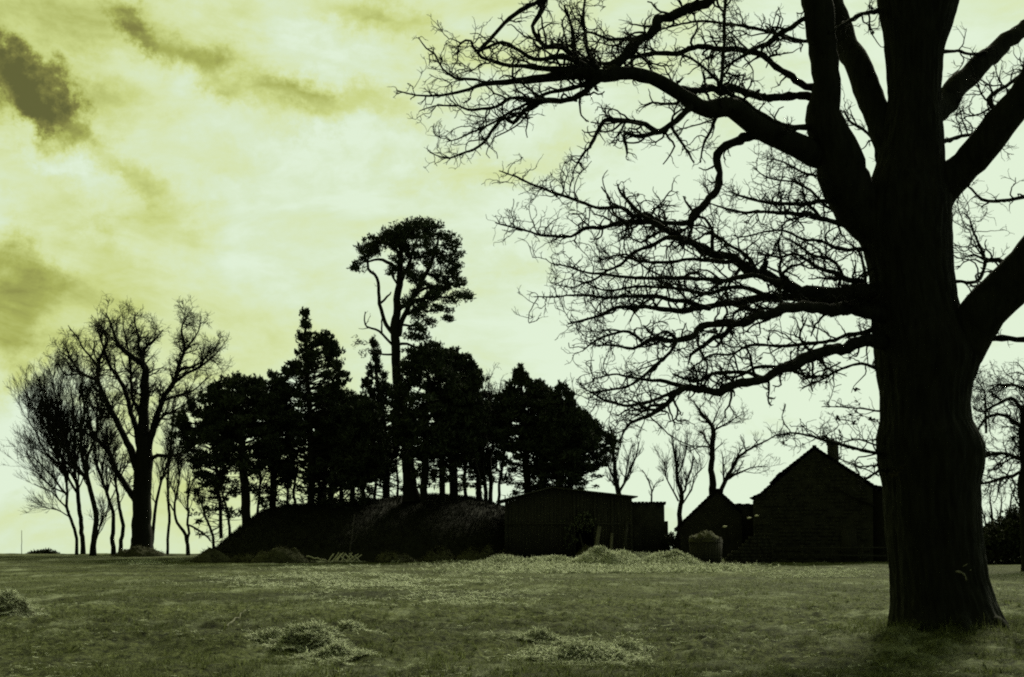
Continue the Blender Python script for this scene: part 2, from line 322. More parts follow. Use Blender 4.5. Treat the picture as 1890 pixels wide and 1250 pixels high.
# ------------------------------------------------------------------ big oak
OY = 24.0; S = OY / F
def jitter_path(rng, pts, amp):
    n = len(pts); k = rng.normal(size=(n, 3)); k = (k + np.roll(k, 1, 0) + np.roll(k, -1, 0)) / 1.7
    k[0] *= 0; return pts + k * amp
def limb_pts(px, Y0, dY, bend=0.0):
    """px: (x,y,halfwidth px); depth runs from Y0 to Y0+dY along it with a sideways bow"""
    px = np.asarray(px, float); seg = np.r_[0, np.cumsum(np.hypot(*np.diff(px[:, :2], axis=0).T))]; t = seg / seg[-1]
    out = []
    for (x, y, r), tt in zip(px, t):
        Y = Y0 + dY * tt + bend * math.sin(math.pi * tt); p = P(x, y, Y); out.append([*p, r * Y / F])
    return np.array(out)
oak = empty('oak_tree', tuple(P(1748, 1165, OY)), 'huge bare oak with thick dark trunk filling the right of the field', 'tree')
def build_trunk():
    E = [(-330, 1690, 1745), (-220, 1668, 1750), (-120, 1640, 1775), (-60, 1622, 1778), (0, 1618, 1773), (48, 1628, 1758), (96, 1633, 1742), (182, 1640, 1736), (240, 1628, 1741), (300, 1618, 1743), (340, 1603, 1750), (370, 1592, 1756), (430, 1586, 1755), (500, 1604, 1757), (560, 1610, 1766),
         (590, 1611, 1778), (623, 1614, 1796), (662, 1618, 1808), (690, 1622, 1798), (718, 1626, 1790), (750, 1627, 1787), (774, 1627, 1789), (795, 1623, 1800), (815, 1621, 1812), (835, 1622, 1815), (863, 1627, 1812), (890, 1633, 1805),
         (942, 1636, 1805), (998, 1641, 1810), (1054, 1646, 1817), (1100, 1649, 1829), (1130, 1649, 1840), (1150, 1648, 1852), (1168, 1645, 1864), (1190, 1640, 1878)]
    E = np.array(E, float); ys_ = np.linspace(-330, 1190, 420); xl = np.interp(ys_, E[:, 0], E[:, 1]); xr = np.interp(ys_, E[:, 0], E[:, 2])
    k = np.ones(7) / 7; pad = lambda a: np.convolve(np.pad(a, 3, 'edge'), k, 'valid'); xl, xr = pad(xl), pad(xr)
    n = 180; V = []
    for y, a, b in zip(ys_, xl, xr):
        c = P((a + b) / 2, y, OY); hw = (b - a) / 2 * S; hd = min(hw, .92 if y < 1050 else 1.3)
        for j in range(n):
            th = 2 * math.pi * j / n; ct, st = math.cos(th), math.sin(th)
            z = c[2]; q = Vector((ct * 2.2, st * 2.2, z * .5))
            f = 1 + .035 * mnoise.noise(q) + .045 * (1 - 2.2 * abs(mnoise.noise(Vector((ct * 8, st * 8, z * .8 + 5))))) * .7 + .035 * (1 - 3 * abs(mnoise.noise(Vector((ct * 15, st * 15, z * 1.6 + 9))))) * .5 + .018 * mnoise.noise(Vector((ct * 30, st * 30, z * 5))) - .02
            if y > 1080: f += (y - 1080) / 110 * .10 * (.5 + .5 * math.sin(th * 5 + 1)) * (1 if abs(ct) < .8 else .3)
            V.append((c[0] + ct * hw * f, c[1] + st * hd * f, z))
    m_ = len(ys_); i = np.arange(m_ - 1)[:, None] * n; j = np.arange(n)[None]; j2 = (j + 1) % n
    Q = np.stack([i + j, i + n + j, i + n + j2, i + j2], -1).reshape(-1, 4)
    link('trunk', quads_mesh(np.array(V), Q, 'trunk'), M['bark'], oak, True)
    s = Soup(); a, b = P(1772, 1050, OY - .93), P(1785, 1072, OY - .93)
    # pale scar where a small limb was torn away, with a curl of bare wood
    rr = np.random.default_rng(5)
    for (x0, y0, x1, y1, r) in [(1764, 1055, 1776, 1057, 2.2), (1774, 1056, 1783, 1064, 1.4), (1782, 1063, 1784, 1073, 1.2), (1777, 1046, 1786, 1041, .9), (1790, 1052, 1793, 1053, 1.0)]:
        X = (x0 - 1735) / 95; yd = OY - .93 * math.sqrt(max(.1, 1 - X * X)) - .03
        pp = np.linspace(P(x0, y0, yd), P(x1, y1, yd), 4)[None]; s = Soup(); s.tubes(pp, np.array([[.4, 1, 1, .3]]) * r * S, 6); s.build('scar', M['scar'], oak)
    s = Soup()   # surface roots running out over the bank
    for az, L in ((-.9, .5), (-1.6, .5), (-2.4, .4), (1.6, 1.0)):
        c = P(1752, 1165, OY); rr_ = np.linspace(.75, .75 + L, 10); wob = np.cumsum(rr.normal(size=10) * .05)
        X = c[0] + np.cos(az + wob * .3) * rr_; Yy = OY + np.sin(az + wob * .3) * rr_
        Z = gz(X, Yy) + np.linspace(.14, -.08, 10) ; s.tubes(np.stack([X, Yy, Z], -1)[None], np.linspace(.19, .05, 10)[None], 10); s.build('root', M['bark'], oak, True); s = Soup()
build_trunk()
# name, points (x, y, half width) in the photograph's pixels, depth drift, bow, twig scale
LIMBS = [
 ([(1625,440,38),(1587,382,46),(1555,322,46),(1540,269,41),(1520,216,34),(1523,168,27),(1522,115,27),(1514,48,28),(1508,0,29),(1498,-70,24),(1470,-160,18),(1450,-260,10)], 0, -1.0, 0, .8),
 ([(1655,290,24),(1628,240,26),(1604,180,26),(1581,120,25),(1558,67,23),(1534,0,22),(1515,-70,18),(1490,-180,12)], 0, 1.6, 0, .5),
 ([(1700,215,30),(1735,200,24),(1762,168,22),(1790,140,21),(1822,110,19),(1860,78,16),(1890,52,14),(1960,0,11),(2040,-70,7)], 0, 1.5, .3, 1),
 ([(1715,385,36),(1748,338,33),(1784,300,31),(1827,252,32),(1870,198,29),(1915,130,24),(1990,50,18),(2080,-40,10)], 0, -1.8, 0, 1),
 ([(1740,700,36),(1772,645,42),(1806,588,43),(1845,543,42),(1885,497,41),(1935,440,35),(2000,380,28),(2080,330,20),(2200,280,10)], 0, -2.4, 0, 1),
 ([(1545,290,26),(1500,286,25),(1446,258,23),(1410,240,22),(1386,228,21),(1354,205,20),(1310,200,17),(1285,190,14),(1260,176,14),(1224,155,14),(1188,142,13),(1145,134,13),(1098,137,13),(1044,139,10),(990,145,8),(936,151,5.5),(893,155,4.2),(864,166,3.2),(817,176,2.2),(767,176,1.6),(731,167,1)], 0, -3.0, -.6, 1),
 ([(1530,-110,12),(1400,-60,11),(1312,-5,10),(1260,22,9.5),(1224,36,9.5),(1195,65,10),(1170,94,10),(1134,122,10),(1094,152,7),(1069,173,6),(1037,187,5.5),(1001,189,5),(979,198,4.5),(947,227,4),(932,218,3.6),(907,241,3.2),(893,263,2.8),(860,281,2.3),(828,293,1.8),(792,281,1.1)], -1.3, -1.4, 0, 1),
 ([(1037,187,4.5),(1001,188,4),(958,180,3.5),(936,184,3.2),(914,196,3),(864,202,2.6),(846,194,2),(803,196,1.4),(775,205,1)], -2.4, -.8, 0, .8),
 ([(1120,140,6),(1080,155,5),(1030,168,4),(985,185,3.5),(930,215,2.6),(880,240,2.2),(845,258,1.4),(825,262,1)], -2.4, .8, 0, .8),
 ([(1515,172,9),(1494,163,7.5),(1455,139,6.5),(1436,125,6),(1398,98,6),(1339,92,6),(1296,85,5.5),(1253,97,5),(1217,99,4.5),(1166,104,4.5),(1120,118,3.5),(1085,110,3),(1050,85,2.4),(1020,80,1.6)], 0, -1.5, -.4, .9),
 ([(1510,78,6),(1484,79,4),(1455,67,3.6),(1402,55,3.2),(1340,43,2.8),(1290,40,2.3),(1240,48,1.8),(1200,62,1.2)], 0, .8, 0, .9),
 ([(1505,25,6),(1477,38,5),(1436,67,5),(1393,91,4),(1360,112,3),(1335,128,2)], -.3, -.8, 0, .6),
 ([(1505,182,9),(1479,179,8),(1431,183,7.5),(1378,171,7.5),(1340,163,8),(1282,167,6),(1242,158,5)], 0, -1.6, .5, .6),
 ([(1500,237,8),(1474,235,6),(1436,226,5.5),(1402,211,5),(1374,190,5),(1340,165,4),(1310,135,3),(1275,108,2.5),(1245,100,1.6)], -.3, -.9, -.4, .6),
 ([(1420,252,11),(1390,252,9.5),(1350,266,8.5),(1327,288,8),(1327,317,7.5),(1321,353,7),(1297,378,7),(1274,400,7),(1275,421,4)], -.6, -1.0, 0, .35),
 ([(1290,390,6),(1272,408,5.5),(1249,411,5),(1224,412,4.5),(1188,396,4.5),(1170,402,4.5),(1145,385,4),(1102,382,3.2),(1062,369,3),(1026,356,2.7),(990,342,2.3),(954,326,1.9),(922,313,1)], -1.5, -1.2, 0, 1),
 ([(1275,195,7),(1260,209,6),(1238,230,6),(1213,243,6),(1188,229,5),(1152,220,5),(1120,223,4.5),(1105,238,4),(1091,266,3.2),(1073,288,2.4),(1055,320,1.2)], -1.8, -.8, 0, .8),
 ([(1213,243,5),(1184,252,4.5),(1152,248,3.5),(1155,268,3),(1156,284,2)], -2.2, .5, 0, .9),
 ([(1238,230,4),(1253,256,3),(1271,281,2.2),(1280,300,1.5)], -2.0, .8, 0, .9),
 ([(1352,205,5),(1320,215,4),(1312,240,3),(1298,270,2.2),(1292,300,1.3)], -1.4, .9, 0, .9),
 ([(1105,128,8),(1060,105,6),(1040,88,5.5),(1010,87,4.5),(992,70,4),(983,50,4.5),(1000,18,4.5),(1012,-12,4.5),(1040,-60,3)], -2.6, .6, 0, .9),
 ([(1110,135,8),(1068,118,6),(1030,105,5),(985,110,4),(950,88,3.5),(925,78,3),(880,95,3),(868,75,2.6),(850,80,1.8),(845,110,1)], -2.6, -.9, 0, 1),
 ([(1085,132,7),(1040,125,6),(990,125,5),(940,122,4),(905,112,3.5),(882,98,3.5),(905,75,4),(930,45,4.2),(960,22,4.4),(998,0,4.2),(1040,-30,3)], -2.8, .5, 0, 1),
 ([(1100,128,6),(1085,90,4),(1080,55,3.2),(1075,20,2.4),(1088,-20,2)], -2.5, -1.0, 0, 1),
 ([(1070,130,5),(1060,80,4),(1052,40,3),(1040,10,2)], -2.7, -.7, 0, 1),
 ([(1332,150,4),(1334,110,3.6),(1336,60,3.4),(1338,10,3),(1336,-40,2.5)], -1.5, .4, 0, .9),
 ([(1190,70,4),(1160,72,3.6),(1120,72,3),(1085,60,2.2),(1060,75,1.5)], -1.8, -.6, 0, .9),
 ([(900,152,3),(868,146,3),(838,145,2.6),(815,125,2.2),(800,100,2),(785,90,1.4),(772,70,.9)], -3.6, -.5, 0, .6),
 ([(1670,520,16),(1617,537,16),(1559,541,15),(1487,536,12),(1442,520,11),(1398,504,9.5),(1353,482,9),(1308,464,8),(1277,450,7.5),(1245,432,7),(1218,417,6.5),(1174,410,5.5),(1147,412,5),(1111,421,4),(1075,423,3.4),(1053,437,3),(1008,435,2.5),(959,423,2),(914,408,1.1)], 0, -2.6, .4, 1),
 ([(1225,420,5),(1190,400,4),(1165,375,3.4),(1145,355,2.4),(1140,340,1.5)], -2.3, .4, 0, .8),
 ([(1670,555,15),(1600,549,13),(1559,550,11),(1487,550,9),(1420,549,8),(1366,555,7),(1330,564,6),(1290,571,5.5),(1254,576,5),(1209,567,4.5),(1165,567,4),(1130,572,3.4),(1084,589,2.6),(1050,598,1.4)], 0, -1.6, .8, 1),
 ([(1670,590,18),(1620,580,15),(1578,569,12),(1532,571,12),(1465,567,10),(1420,578,9),(1389,589,8.5),(1353,597,7.5),(1308,598,6.5),(1290,607,6),(1277,623,5.5),(1245,630,5),(1209,625,4.6),(1192,629,4),(1169,643,3.2),(1138,638,2.2),(1105,640,1.4)], 0, -3.2, -.4, 1),
 ([(1248,628,4),(1245,640,3.6),(1227,661,3.2),(1196,688,3),(1165,710,2.6),(1129,719,2),(1085,728,1.2)], -2.8, -.6, 0, 1),
 ([(1353,600,5),(1335,620,4.6),(1317,620,4.4),(1290,643,3.4),(1274,656,2.8),(1270,674,1.6)], -2.2, .7, 0, .7),
 ([(1185,630,3.4),(1160,612,3),(1125,618,2.4),(1100,630,1.8),(1075,650,1)], -3.0, -.2, 0, 1),
 ([(1670,640,18),(1617,631,13),(1577,636,11.5),(1532,647,11),(1487,665,11),(1451,679,10),(1398,699,8.5),(1362,703,8),(1326,720,8),(1290,720,6.5),(1263,715,6),(1245,724,5.5),(1232,745,5),(1205,764,4.2),(1174,775,3.4),(1160,788,2.6),(1150,805,2),(1146,826,1.2)], 0, -3.4, -.3, .9),
 ([(1263,715,5),(1240,708,4),(1218,701,3.6),(1190,702,3),(1160,695,2.4),(1130,690,1.8),(1095,700,1.1)], -2.6, -.7, 0, 1),
 ([(1245,722,4),(1215,735,3.6),(1180,745,3),(1150,748,2.6),(1120,740,2.2),(1090,725,1.6),(1070,715,1)], -2.7, -.9, 0, 1),
 ([(1232,745,3.5),(1200,748,3),(1185,760,2.5),(1165,752,2),(1140,768,1.2)], -2.8, .4, 0, 1),
 ([(1405,697,4),(1380,686,4),(1344,687,3.8),(1318,690,3.4),(1290,705,3),(1262,700,2.2),(1240,690,1.4)], -1.9, -.4, 0, .8),
 ([(1620,600,6),(1590,616,4.5),(1560,618,3.6),(1541,628,3.4),(1487,634,3.4),(1442,638,3),(1389,637,2.8),(1353,652,2.2),(1310,655,1.8),(1275,680,1)], 0, 1.4, 0, 1),
 ([(1440,520,6),(1398,512,5),(1353,517,4.6),(1286,515,4.2),(1218,513,3.8),(1174,514,3.2),(1130,508,2.8),(1084,503,2.3),(1053,495,1.8),(1017,486,1)], -1.2, -2.6, 0, 1),
 ([(1260,440,5),(1232,440,4.4),(1209,451,4),(1174,465,3.4),(1147,489,3),(1120,500,2.6),(1090,520,2),(1060,530,1.4),(1030,525,.9)], -2.2, 1.0, 0, 1),
 ([(1310,570,5),(1270,558,4.6),(1232,552,4.4),(1192,547,3.8),(1147,549,3.2),(1100,548,2.6),(1057,545,2),(1015,548,1.4),(985,548,.9)], -1.5, -1.8, 0, 1),
 ([(1350,482,4.5),(1310,480,4),(1270,478,3.4),(1220,485,3),(1180,480,2.5),(1140,470,2),(1100,485,1.2)], -1.6, 1.6, 0, 1),
 ([(1420,549,5),(1380,530,4.5),(1330,535,4),(1280,540,3.5),(1230,530,3),(1180,530,2.5),(1120,535,1.8),(1070,520,1.1)], -.9, 1.8, 0, 1),
 ([(1400,505,4.5),(1375,470,3.6),(1340,450,3),(1310,430,2.6),(1290,440,2),(1255,455,1.4)], -1.0, .8, 0, 1),
 ([(1580,378,6),(1545,371,4.6),(1501,375,4),(1451,376,3.8),(1411,374,3.2),(1375,364,2.5),(1345,355,1.6)], 0, -1.6, 0, 1.1),
 ([(1600,428,6),(1572,419,5),(1532,409,5),(1487,396,4.5),(1442,393,3.8),(1405,390,3.2),(1366,392,2.6),(1330,382,2),(1300,372,1.1)], 0, -2.2, 0, 1.1),
 ([(1612,470,5),(1586,459,3.6),(1545,460,3.2),(1515,445,3),(1480,440,2.6),(1440,425,2.2),(1400,430,1.8),(1360,440,1)], 0, -1.0, 0, 1.1),
 ([(1590,400,4),(1560,395,3.4),(1525,380,3),(1495,350,2.6),(1460,335,2.2),(1420,330,1.6),(1390,310,1)], 0, .8, 0, 1.1),
 ([(1565,345,4),(1535,335,3.2),(1505,325,2.8),(1475,315,2.3),(1445,300,1.8),(1415,292,1)], 0, 1.5, 0, 1.2),
 ([(1620,540,8),(1578,520,5.5),(1556,512,5.5),(1537,503,4.6),(1515,497,4),(1490,480,3.2),(1465,468,2.8),(1435,475,2.2),(1400,466,1.4)], 0, -.8, 0, 1.1),
 ([(1556,514,4),(1552,500,3.4),(1535,480,3),(1500,470,2.6),(1470,450,2),(1450,440,1.2)], -.2, .8, 0, 1.1),
 ([(1625,515,5),(1600,535,4),(1596,500,3),(1588,470,2.4),(1570,450,1.6)], -.2, 1.2, 0, 1),
 ([(1650,845,7),(1624,838,4),(1590,831,3.2),(1543,818,2.9),(1503,806,2.6),(1480,803,2),(1459,799,1.6),(1435,806,1)], 0, -1.2, 0, 1.1),
 ([(1650,830,4),(1620,824,2),(1585,812,1.6),(1550,816,1.2),(1515,808,.9)], 0, .6, 0, 1.1),
 ([(1640,870,3),(1620,860,1.6),(1590,862,1.2),(1560,852,.9)], 0, .5, 0, .8),
 ([(1650,760,5),(1624,756,2),(1580,754,1.6),(1545,752,1.2),(1518,751,.8)], 0, .9, 0, .5),
 ([(1650,880,6),(1628,866,3),(1605,880,2.2),(1590,890,1.2)], 0, -.8, 0, .5),
 ([(1650,690,6),(1622,682,3.4),(1590,672,2.8),(1555,680,2.4),(1520,700,2),(1480,715,1.4)], 0, 1.2, 0, .6),
 ([(1780,632,9),(1815,629,6),(1850,625,5.6),(1890,626,5),(1960,618,4),(2020,630,2.5)], 0, -1.2, 0, .8),
 ([(1745,520,6),(1764,520,3.4),(1798,521,3.2),(1814,507,3.2),(1818,480,3),(1808,455,2.6),(1797,430,2.2),(1790,405,1.6),(1778,395,1)], 0, .8, 0, 1),
 ([(1860,500,7),(1842,478,5),(1822,482,3),(1800,470,2),(1780,475,1)], -.6, .6, 0, 1),
 ([(2000,330,7),(1950,350,5),(1890,364,4),(1850,370,3.6),(1812,368,3),(1785,345,2),(1770,350,1.1)], -1.6, .8, 0, 1),
 ([(1850,235,6),(1830,200,5),(1822,185,4.4),(1845,168,4),(1870,150,3.2),(1895,120,2.5),(1900,90,1.5)], -.8, .8, 0, 1),
 ([(1740,262,5),(1775,252,3.4),(1808,246,2.8),(1832,215,2.5),(1850,190,1.5)], 0, 1, 0, 1),
 ([(1735,95,4),(1760,94,3),(1800,100,3),(1830,90,2)], 0, .7, 0, .8),
 ([(1625,315,6),(1617,290,4),(1612,262,3.2),(1595,240,3),(1570,225,2.4),(1556,205,1.6)], 0, .6, 0, .9),
 ([(1620,20,5),(1585,28,4),(1558,45,3),(1530,60,2)], 0, -.8, 0, .8),
]
def build_oak():
    rng = np.random.default_rng(42)
    for li, (px, d0, dY, bow, tw) in enumerate(LIMBS):
        big = max(p[2] for p in px) >= 20
        L4 = limb_pts(px, OY + d0, dY, bow)
        c = catmull(L4, .09 if not big else .14)
        amp = np.clip(c[:, 3:4] * .30, .008, .024)
        c[:, :3] = jitter_path(rng, c[:, :3], amp)
        c[:, 3] *= 1 + .09 * rng.normal(size=len(c)) * (c[:, 3] < .12) + .02 * rng.normal(size=len(c))
        c[:, 3] = np.maximum(c[:, 3], .006)
        s = Soup(); sides = 20 if big else 9
        s.tubes(c[None, :, :3], c[None, :, 3], sides)
        if not big:   # knots and stubs
            for q in range(int(len(c) * .06)):
                j = rng.integers(2, len(c) - 1); a = c[j, :3]; d = unit(rng.normal(size=3)); l = c[j, 3] * rng.uniform(1.3, 3)
                s.tubes(np.linspace(a, a + d * l, 3)[None], np.array([[.8, .6, .3]]) * c[j, 3], 5)
        # twigs: resample the limb into short pieces so the three orders of twig follow its taper
        Pn = c[None, :, :3]; R = c[None, :, 3]
        n = len(c); start = .30 if big else .10
        if li in (0, 1): start = .5
        t = s; rm = .0048
        P1, R1 = grow(rng, Pn, R, 6.2 * tw if not big else 3.0, .92, .5, 10, (30, 70), .36, .06, start, rm * 1.6, flat=.15, fall=.55, thick=.023)
        t.tubes(P1, R1, 5)
        P2, R2 = grow(rng, P1, R1, 7.4, .42, .74, 7, (28, 66), .38, .06, .12, rm * 1.15, fall=.45)
        t.tubes(P2, R2, 4)
        P3, R3 = grow(rng, P2, R2, 12, .19, .8, 5, (25, 60), .34, .10, .12, rm, fall=.35)
        t.tubes(P3, R3, 3)
        if not big:      # middling boughs weaving between the limbs
            P8, R8 = grow(rng, Pn, R, 1.1 * tw, 1.55, .55, 12, (24, 55), .30, .05, .15, rm * 2, flat=.1, fall=.6, thick=.016); t.tubes(P8, R8, 6)
            P9, R9 = grow(rng, P8, R8, 7.0, .38, .7, 7, (28, 64), .36, .06, .12, rm * 1.1, fall=.4); t.tubes(P9, R9, 4)
            PA, RA = grow(rng, P9, R9, 10, .17, .8, 5, (25, 60), .36, .10, .12, rm, fall=.35); t.tubes(PA, RA, 3)
        # twig sprays directly on the limb
        P4, R4 = grow(rng, Pn, R, 3.2 * tw if not big else 1.2, .30, .4, 6, (35, 80), .34, .10, start, rm, fall=.3)
        t.tubes(P4, R4, 3); P5, R5 = grow(rng, P4, R4, 7, .14, .8, 4, (25, 60), .3, .1, .2, rm, fall=.3); t.tubes(P5, R5, 3)
        # the limb's own tip breaks into a fan
        tipP = c[-8:, :3][None]; tipR = c[-8:, 3][None]
        P6, R6 = grow(rng, tipP, tipR, 11, .24, .9, 6, (15, 50), .42, .06, .0, rm, fall=.2); t.tubes(P6, R6, 3)
        P7, R7 = grow(rng, P6, R6, 10, .13, .9, 4, (25, 55), .3, .08, .1, rm, fall=.2); t.tubes(P7, R7, 3)
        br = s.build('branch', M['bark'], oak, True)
        if px[0][0] == 1650 or px[0][1] == 600:   # last year's leaves still hanging on the low shoots
            l = Soup(); allp = P2.reshape(-1, 3) if len(P2) else P1.reshape(-1, 3); k = min(len(allp), 26)
            if k:
                cc = allp[rng.choice(len(allp), k, replace=False)]; U = unit(rng.normal(size=(k, 3))) * rng.uniform(.02, .05, (k, 1)); Wv = unit(np.cross(U, rng.normal(size=(k, 3)))) * rng.uniform(.015, .035, (k, 1))
                l.cards(cc, U, Wv); l.build('dead_leaves', M['leaf'], br)
build_oak()

# ------------------------------------------------------------------ other bare trees
def bare_tree(name, label, Y, limbs, seed, cat='tree', thin=1.0, group=None, d1=1.2, l1=3.2, d2=1.6, l2=1.4, d3=2.6, l3=.6, up=.25, ang=(22, 48), rm=.014, start=.25, wig=.16, spread=1.0):
    """limbs: pixel polylines (x,y,halfwidth); the first is the trunk"""
    rng = np.random.default_rng(seed)
    x0, y0, _ = limbs[0][0]; b = P(x0, y0, Y)
    root = empty(name, (b[0], b[1], ground_z(b[0], Y)), label, cat, group)
    tr = Soup(); cr = Soup()
    for i, lp in enumerate(limbs):
        dY = 0 if i == 0 else rng.uniform(-1, 1) * spread * 2.2
        L4 = limb_pts(lp, Y, dY); c = catmull(L4, .3); c[:, 3] *= 1 if i == 0 else thin
        if i == 0: c[0, 2] = min(c[0, 2], ground_z(c[0, 0], Y) - .25); c[0, 3] *= 1.25
        c[1:, :3] += jitter_path(rng, np.zeros((len(c) - 1, 3)), .035)
        tr_ = tr if (i == 0) else cr
        tr_.tubes(c[None, :, :3], np.maximum(c[None, :, 3], rm), 8)
        P1, R1 = grow(rng, c[None, :, :3], c[None, :, 3], d1 * 1.35, l1, .5, 8, ang, wig, up, start if i == 0 else .15, rm * 1.5, fall=.45)
        cr.tubes(P1, R1, 4)
        P2, R2 = grow(rng, P1, R1, d2 * 1.35, l2, .7, 6, ang, wig * 1.3, up, .15, rm * 1.15, fall=.4); cr.tubes(P2, R2, 3)
        P3, R3 = grow(rng, P2, R2, d3 * 1.4, l3, .8, 5, ang, wig * 1.4, up, .1, rm, fall=.3); cr.tubes(P3, R3, 3)
    tr.build('trunk', M['bark2'], root, True); cr.build('crown', M['bark2'], root)
    return root

bare_tree('oak_tree', 'broad bare oak with rounded crown standing at the left of the copse', 108, [
 [(262,1012,21),(262,960,18),(264,900,17),(265,850,17),(266,825,14),(266,770,10),(266,704,8),(268,678,6.5),(246,662,5),(222,642,4),(208,607,2.5),(198,578,1)],
 [(266,690,5),(264,651,4),(282,630,3),(300,610,1.2)], [(268,700,5),(258,640,3.5),(252,600,2),(246,578,1)],
 [(270,850,12),(276,815,10),(286,779,8),(299,739,7),(321,704,6),(330,673,5),(339,642,4),(334,607,2.5),(347,582,1)],
 [(324,704,4.5),(352,686,3.6),(383,669,2.6),(412,636,1)], [(326,684,4),(355,676,3),(380,660,2),(395,640,1)], [(340,650,3),(360,620,2),(370,595,1)], [(300,740,4),(330,730,3),(360,720,2),(392,690,1)],
 [(256,870,12),(246,842,10),(233,810,8),(211,770,7),(194,735,6),(181,700,5),(186,656,4),(198,629,2.5),(185,600,1)],
 [(181,702,4.5),(150,688,3.4),(132,664,2.4),(110,648,1)], [(184,680,3.5),(160,650,2.5),(140,620,1.6),(125,600,1)], [(150,690,2.4),(120,690,1.8),(104,668,1)],
 [(254,930,9),(242,911,8),(216,871,7),(198,832,6),(176,810,4.5),(154,798,3),(125,790,1.5)],
 [(274,850,6),(290,842,5),(312,844,4),(345,832,2.5),(375,830,1)],
 [(262,850,9),(252,800,7),(238,750,6),(226,710,5),(205,680,4),(190,640,3),(180,605,1.4)],
 [(264,780,5),(244,730,4),(240,680,3),(232,620,2),(226,585,1)], [(280,800,5),(300,770,3.6),(322,760,2.4),(350,740,1)],
 [(226,800,4),(206,760,3),(170,750,2),(150,725,1)]],
 seed=5, thin=.74, d1=3.4, l1=2.1, d2=4.2, l2=1.1, d3=5.6, l3=.6, up=.12, ang=(25, 68), rm=.0135, start=.45, wig=.2)

FAN = 'thin bare trees at the left end of the copse'
def fan(seed, label, base, path, Y, l1=4.6, group=FAN, **k):
    kw = dict(d1=2.8, l1=l1 * .72, d2=2.9, l2=1.7, d3=3.4, l3=.85, up=.16, ang=(14, 40), rm=.0115, start=.32, wig=.09, spread=.8); kw.update(k)
    return bare_tree('bare_tree', label, Y, path, seed, group=group, **kw)
fan(11, 'outermost slim bare tree at the far left of the copse, leaning left', 0, [[(142,1015,3),(140,985,3),(128,950,2.8),(124,915,2.6),(120,875,2.2),(105,820,1.8),(88,770,1.3),(75,735,.8)], [(124,915,2.2),(98,880,1.8),(70,852,1.3),(48,838,.7)], [(128,945,1.6),(105,918,1.3),(82,902,1),(62,892,.6)], [(116,870,2),(85,835,1.6),(66,800,1.2),(54,775,.7)], [(110,845,1.8),(88,795,1.4),(68,752,.8)], [(124,912,1.6),(90,895,1.2),(66,870,.9),(50,862,.6)], [(130,955,1.2),(112,945,1),(92,935,.6)]], 106)
fan(12, 'forked slim bare tree beside the outermost one, crown sweeping up and left', 0, [[(154,1015,4.5),(150,975,4.2),(147,940,4),(142,900,3.6),(132,850,3),(120,800,2.4),(105,745,1.6),(95,700,.9)], [(145,915,2.5),(118,865,2),(88,810,1.5),(66,765,1),(55,740,.6)], [(140,890,2),(112,840,1.6),(95,780,1.2),(82,715,.7)], [(135,865,2),(120,810,1.6),(112,750,1.2),(110,700,.7)], [(140,890,2.5),(140,830,2.2),(135,770,1.5),(130,715,.9)]], 108)
fan(13, 'sinuous bare tree with dark stem left of the broad oak', 0, [[(172,1017,6),(172,990,5),(177,965,5),(172,930,4.6),(163,890,4.2),(152,850,3.6),(150,800,2.8),(155,750,2),(150,700,1)], [(163,890,3),(135,850,2.4),(105,810,1.8),(78,760,1)], [(155,860,3),(175,810,2.4),(180,750,1.6),(178,710,.9)], [(176,1000,2),(184,975,1.6),(188,950,1.2)]], 104, l1=4.0)
fan(14, 'slender curved bare tree just left of the broad oak trunk', 0, [[(210,1018,4.5),(208,985,4),(210,950,3.4),(198,915,3),(186,880,2.8),(176,840,2.2),(170,790,1.5),(160,750,.9)], [(200,920,2),(188,870,1.6),(200,820,1)]], 107, l1=3)
fan(15, 'thin bare stem touching the left of the broad oak trunk', 0, [[(222,1016,4),(226,980,3.6),(222,945,3.2),(215,905,2.6),(210,860,2),(200,820,1.4),(196,780,.8)]], 110, l1=3)
fan(16, 'slim bare tree rising right against the broad oak trunk', 0, [[(278,1016,3.6),(282,985,3.2),(286,950,3),(290,915,2.6),(300,880,2),(312,840,1.4),(318,800,.8)]], 109, l1=3)
fan(17, 'straight thin bare stem halfway between broad oak and mound', 0, [[(309,1020,2.6),(312,980,2.6),(311,930,2.6),(310,880,2.4),(314,830,2),(318,780,1.4),(320,740,.8)]], 108, l1=3, d1=1.3)
fan(18, 'crooked bare tree at the foot of the mound with leaning arms', 0, [[(348,1014,3.6),(342,990,3.2),(326,965,2.6),(322,930,2.2),(330,890,1.6),(328,850,1)], [(346,1000,2.6),(348,960,2.2),(346,920,1.8),(350,880,1)], [(344,968,2),(362,975,1.8),(380,988,1.6),(388,998,1.4)]], 106, l1=2.4)
fan(19, 'thin leaning bare tree at the left edge of the mound', 0, [[(396,998,2.6),(388,975,2.4),(378,955,2),(372,930,1.6),(360,900,1)]], 102, l1=2)

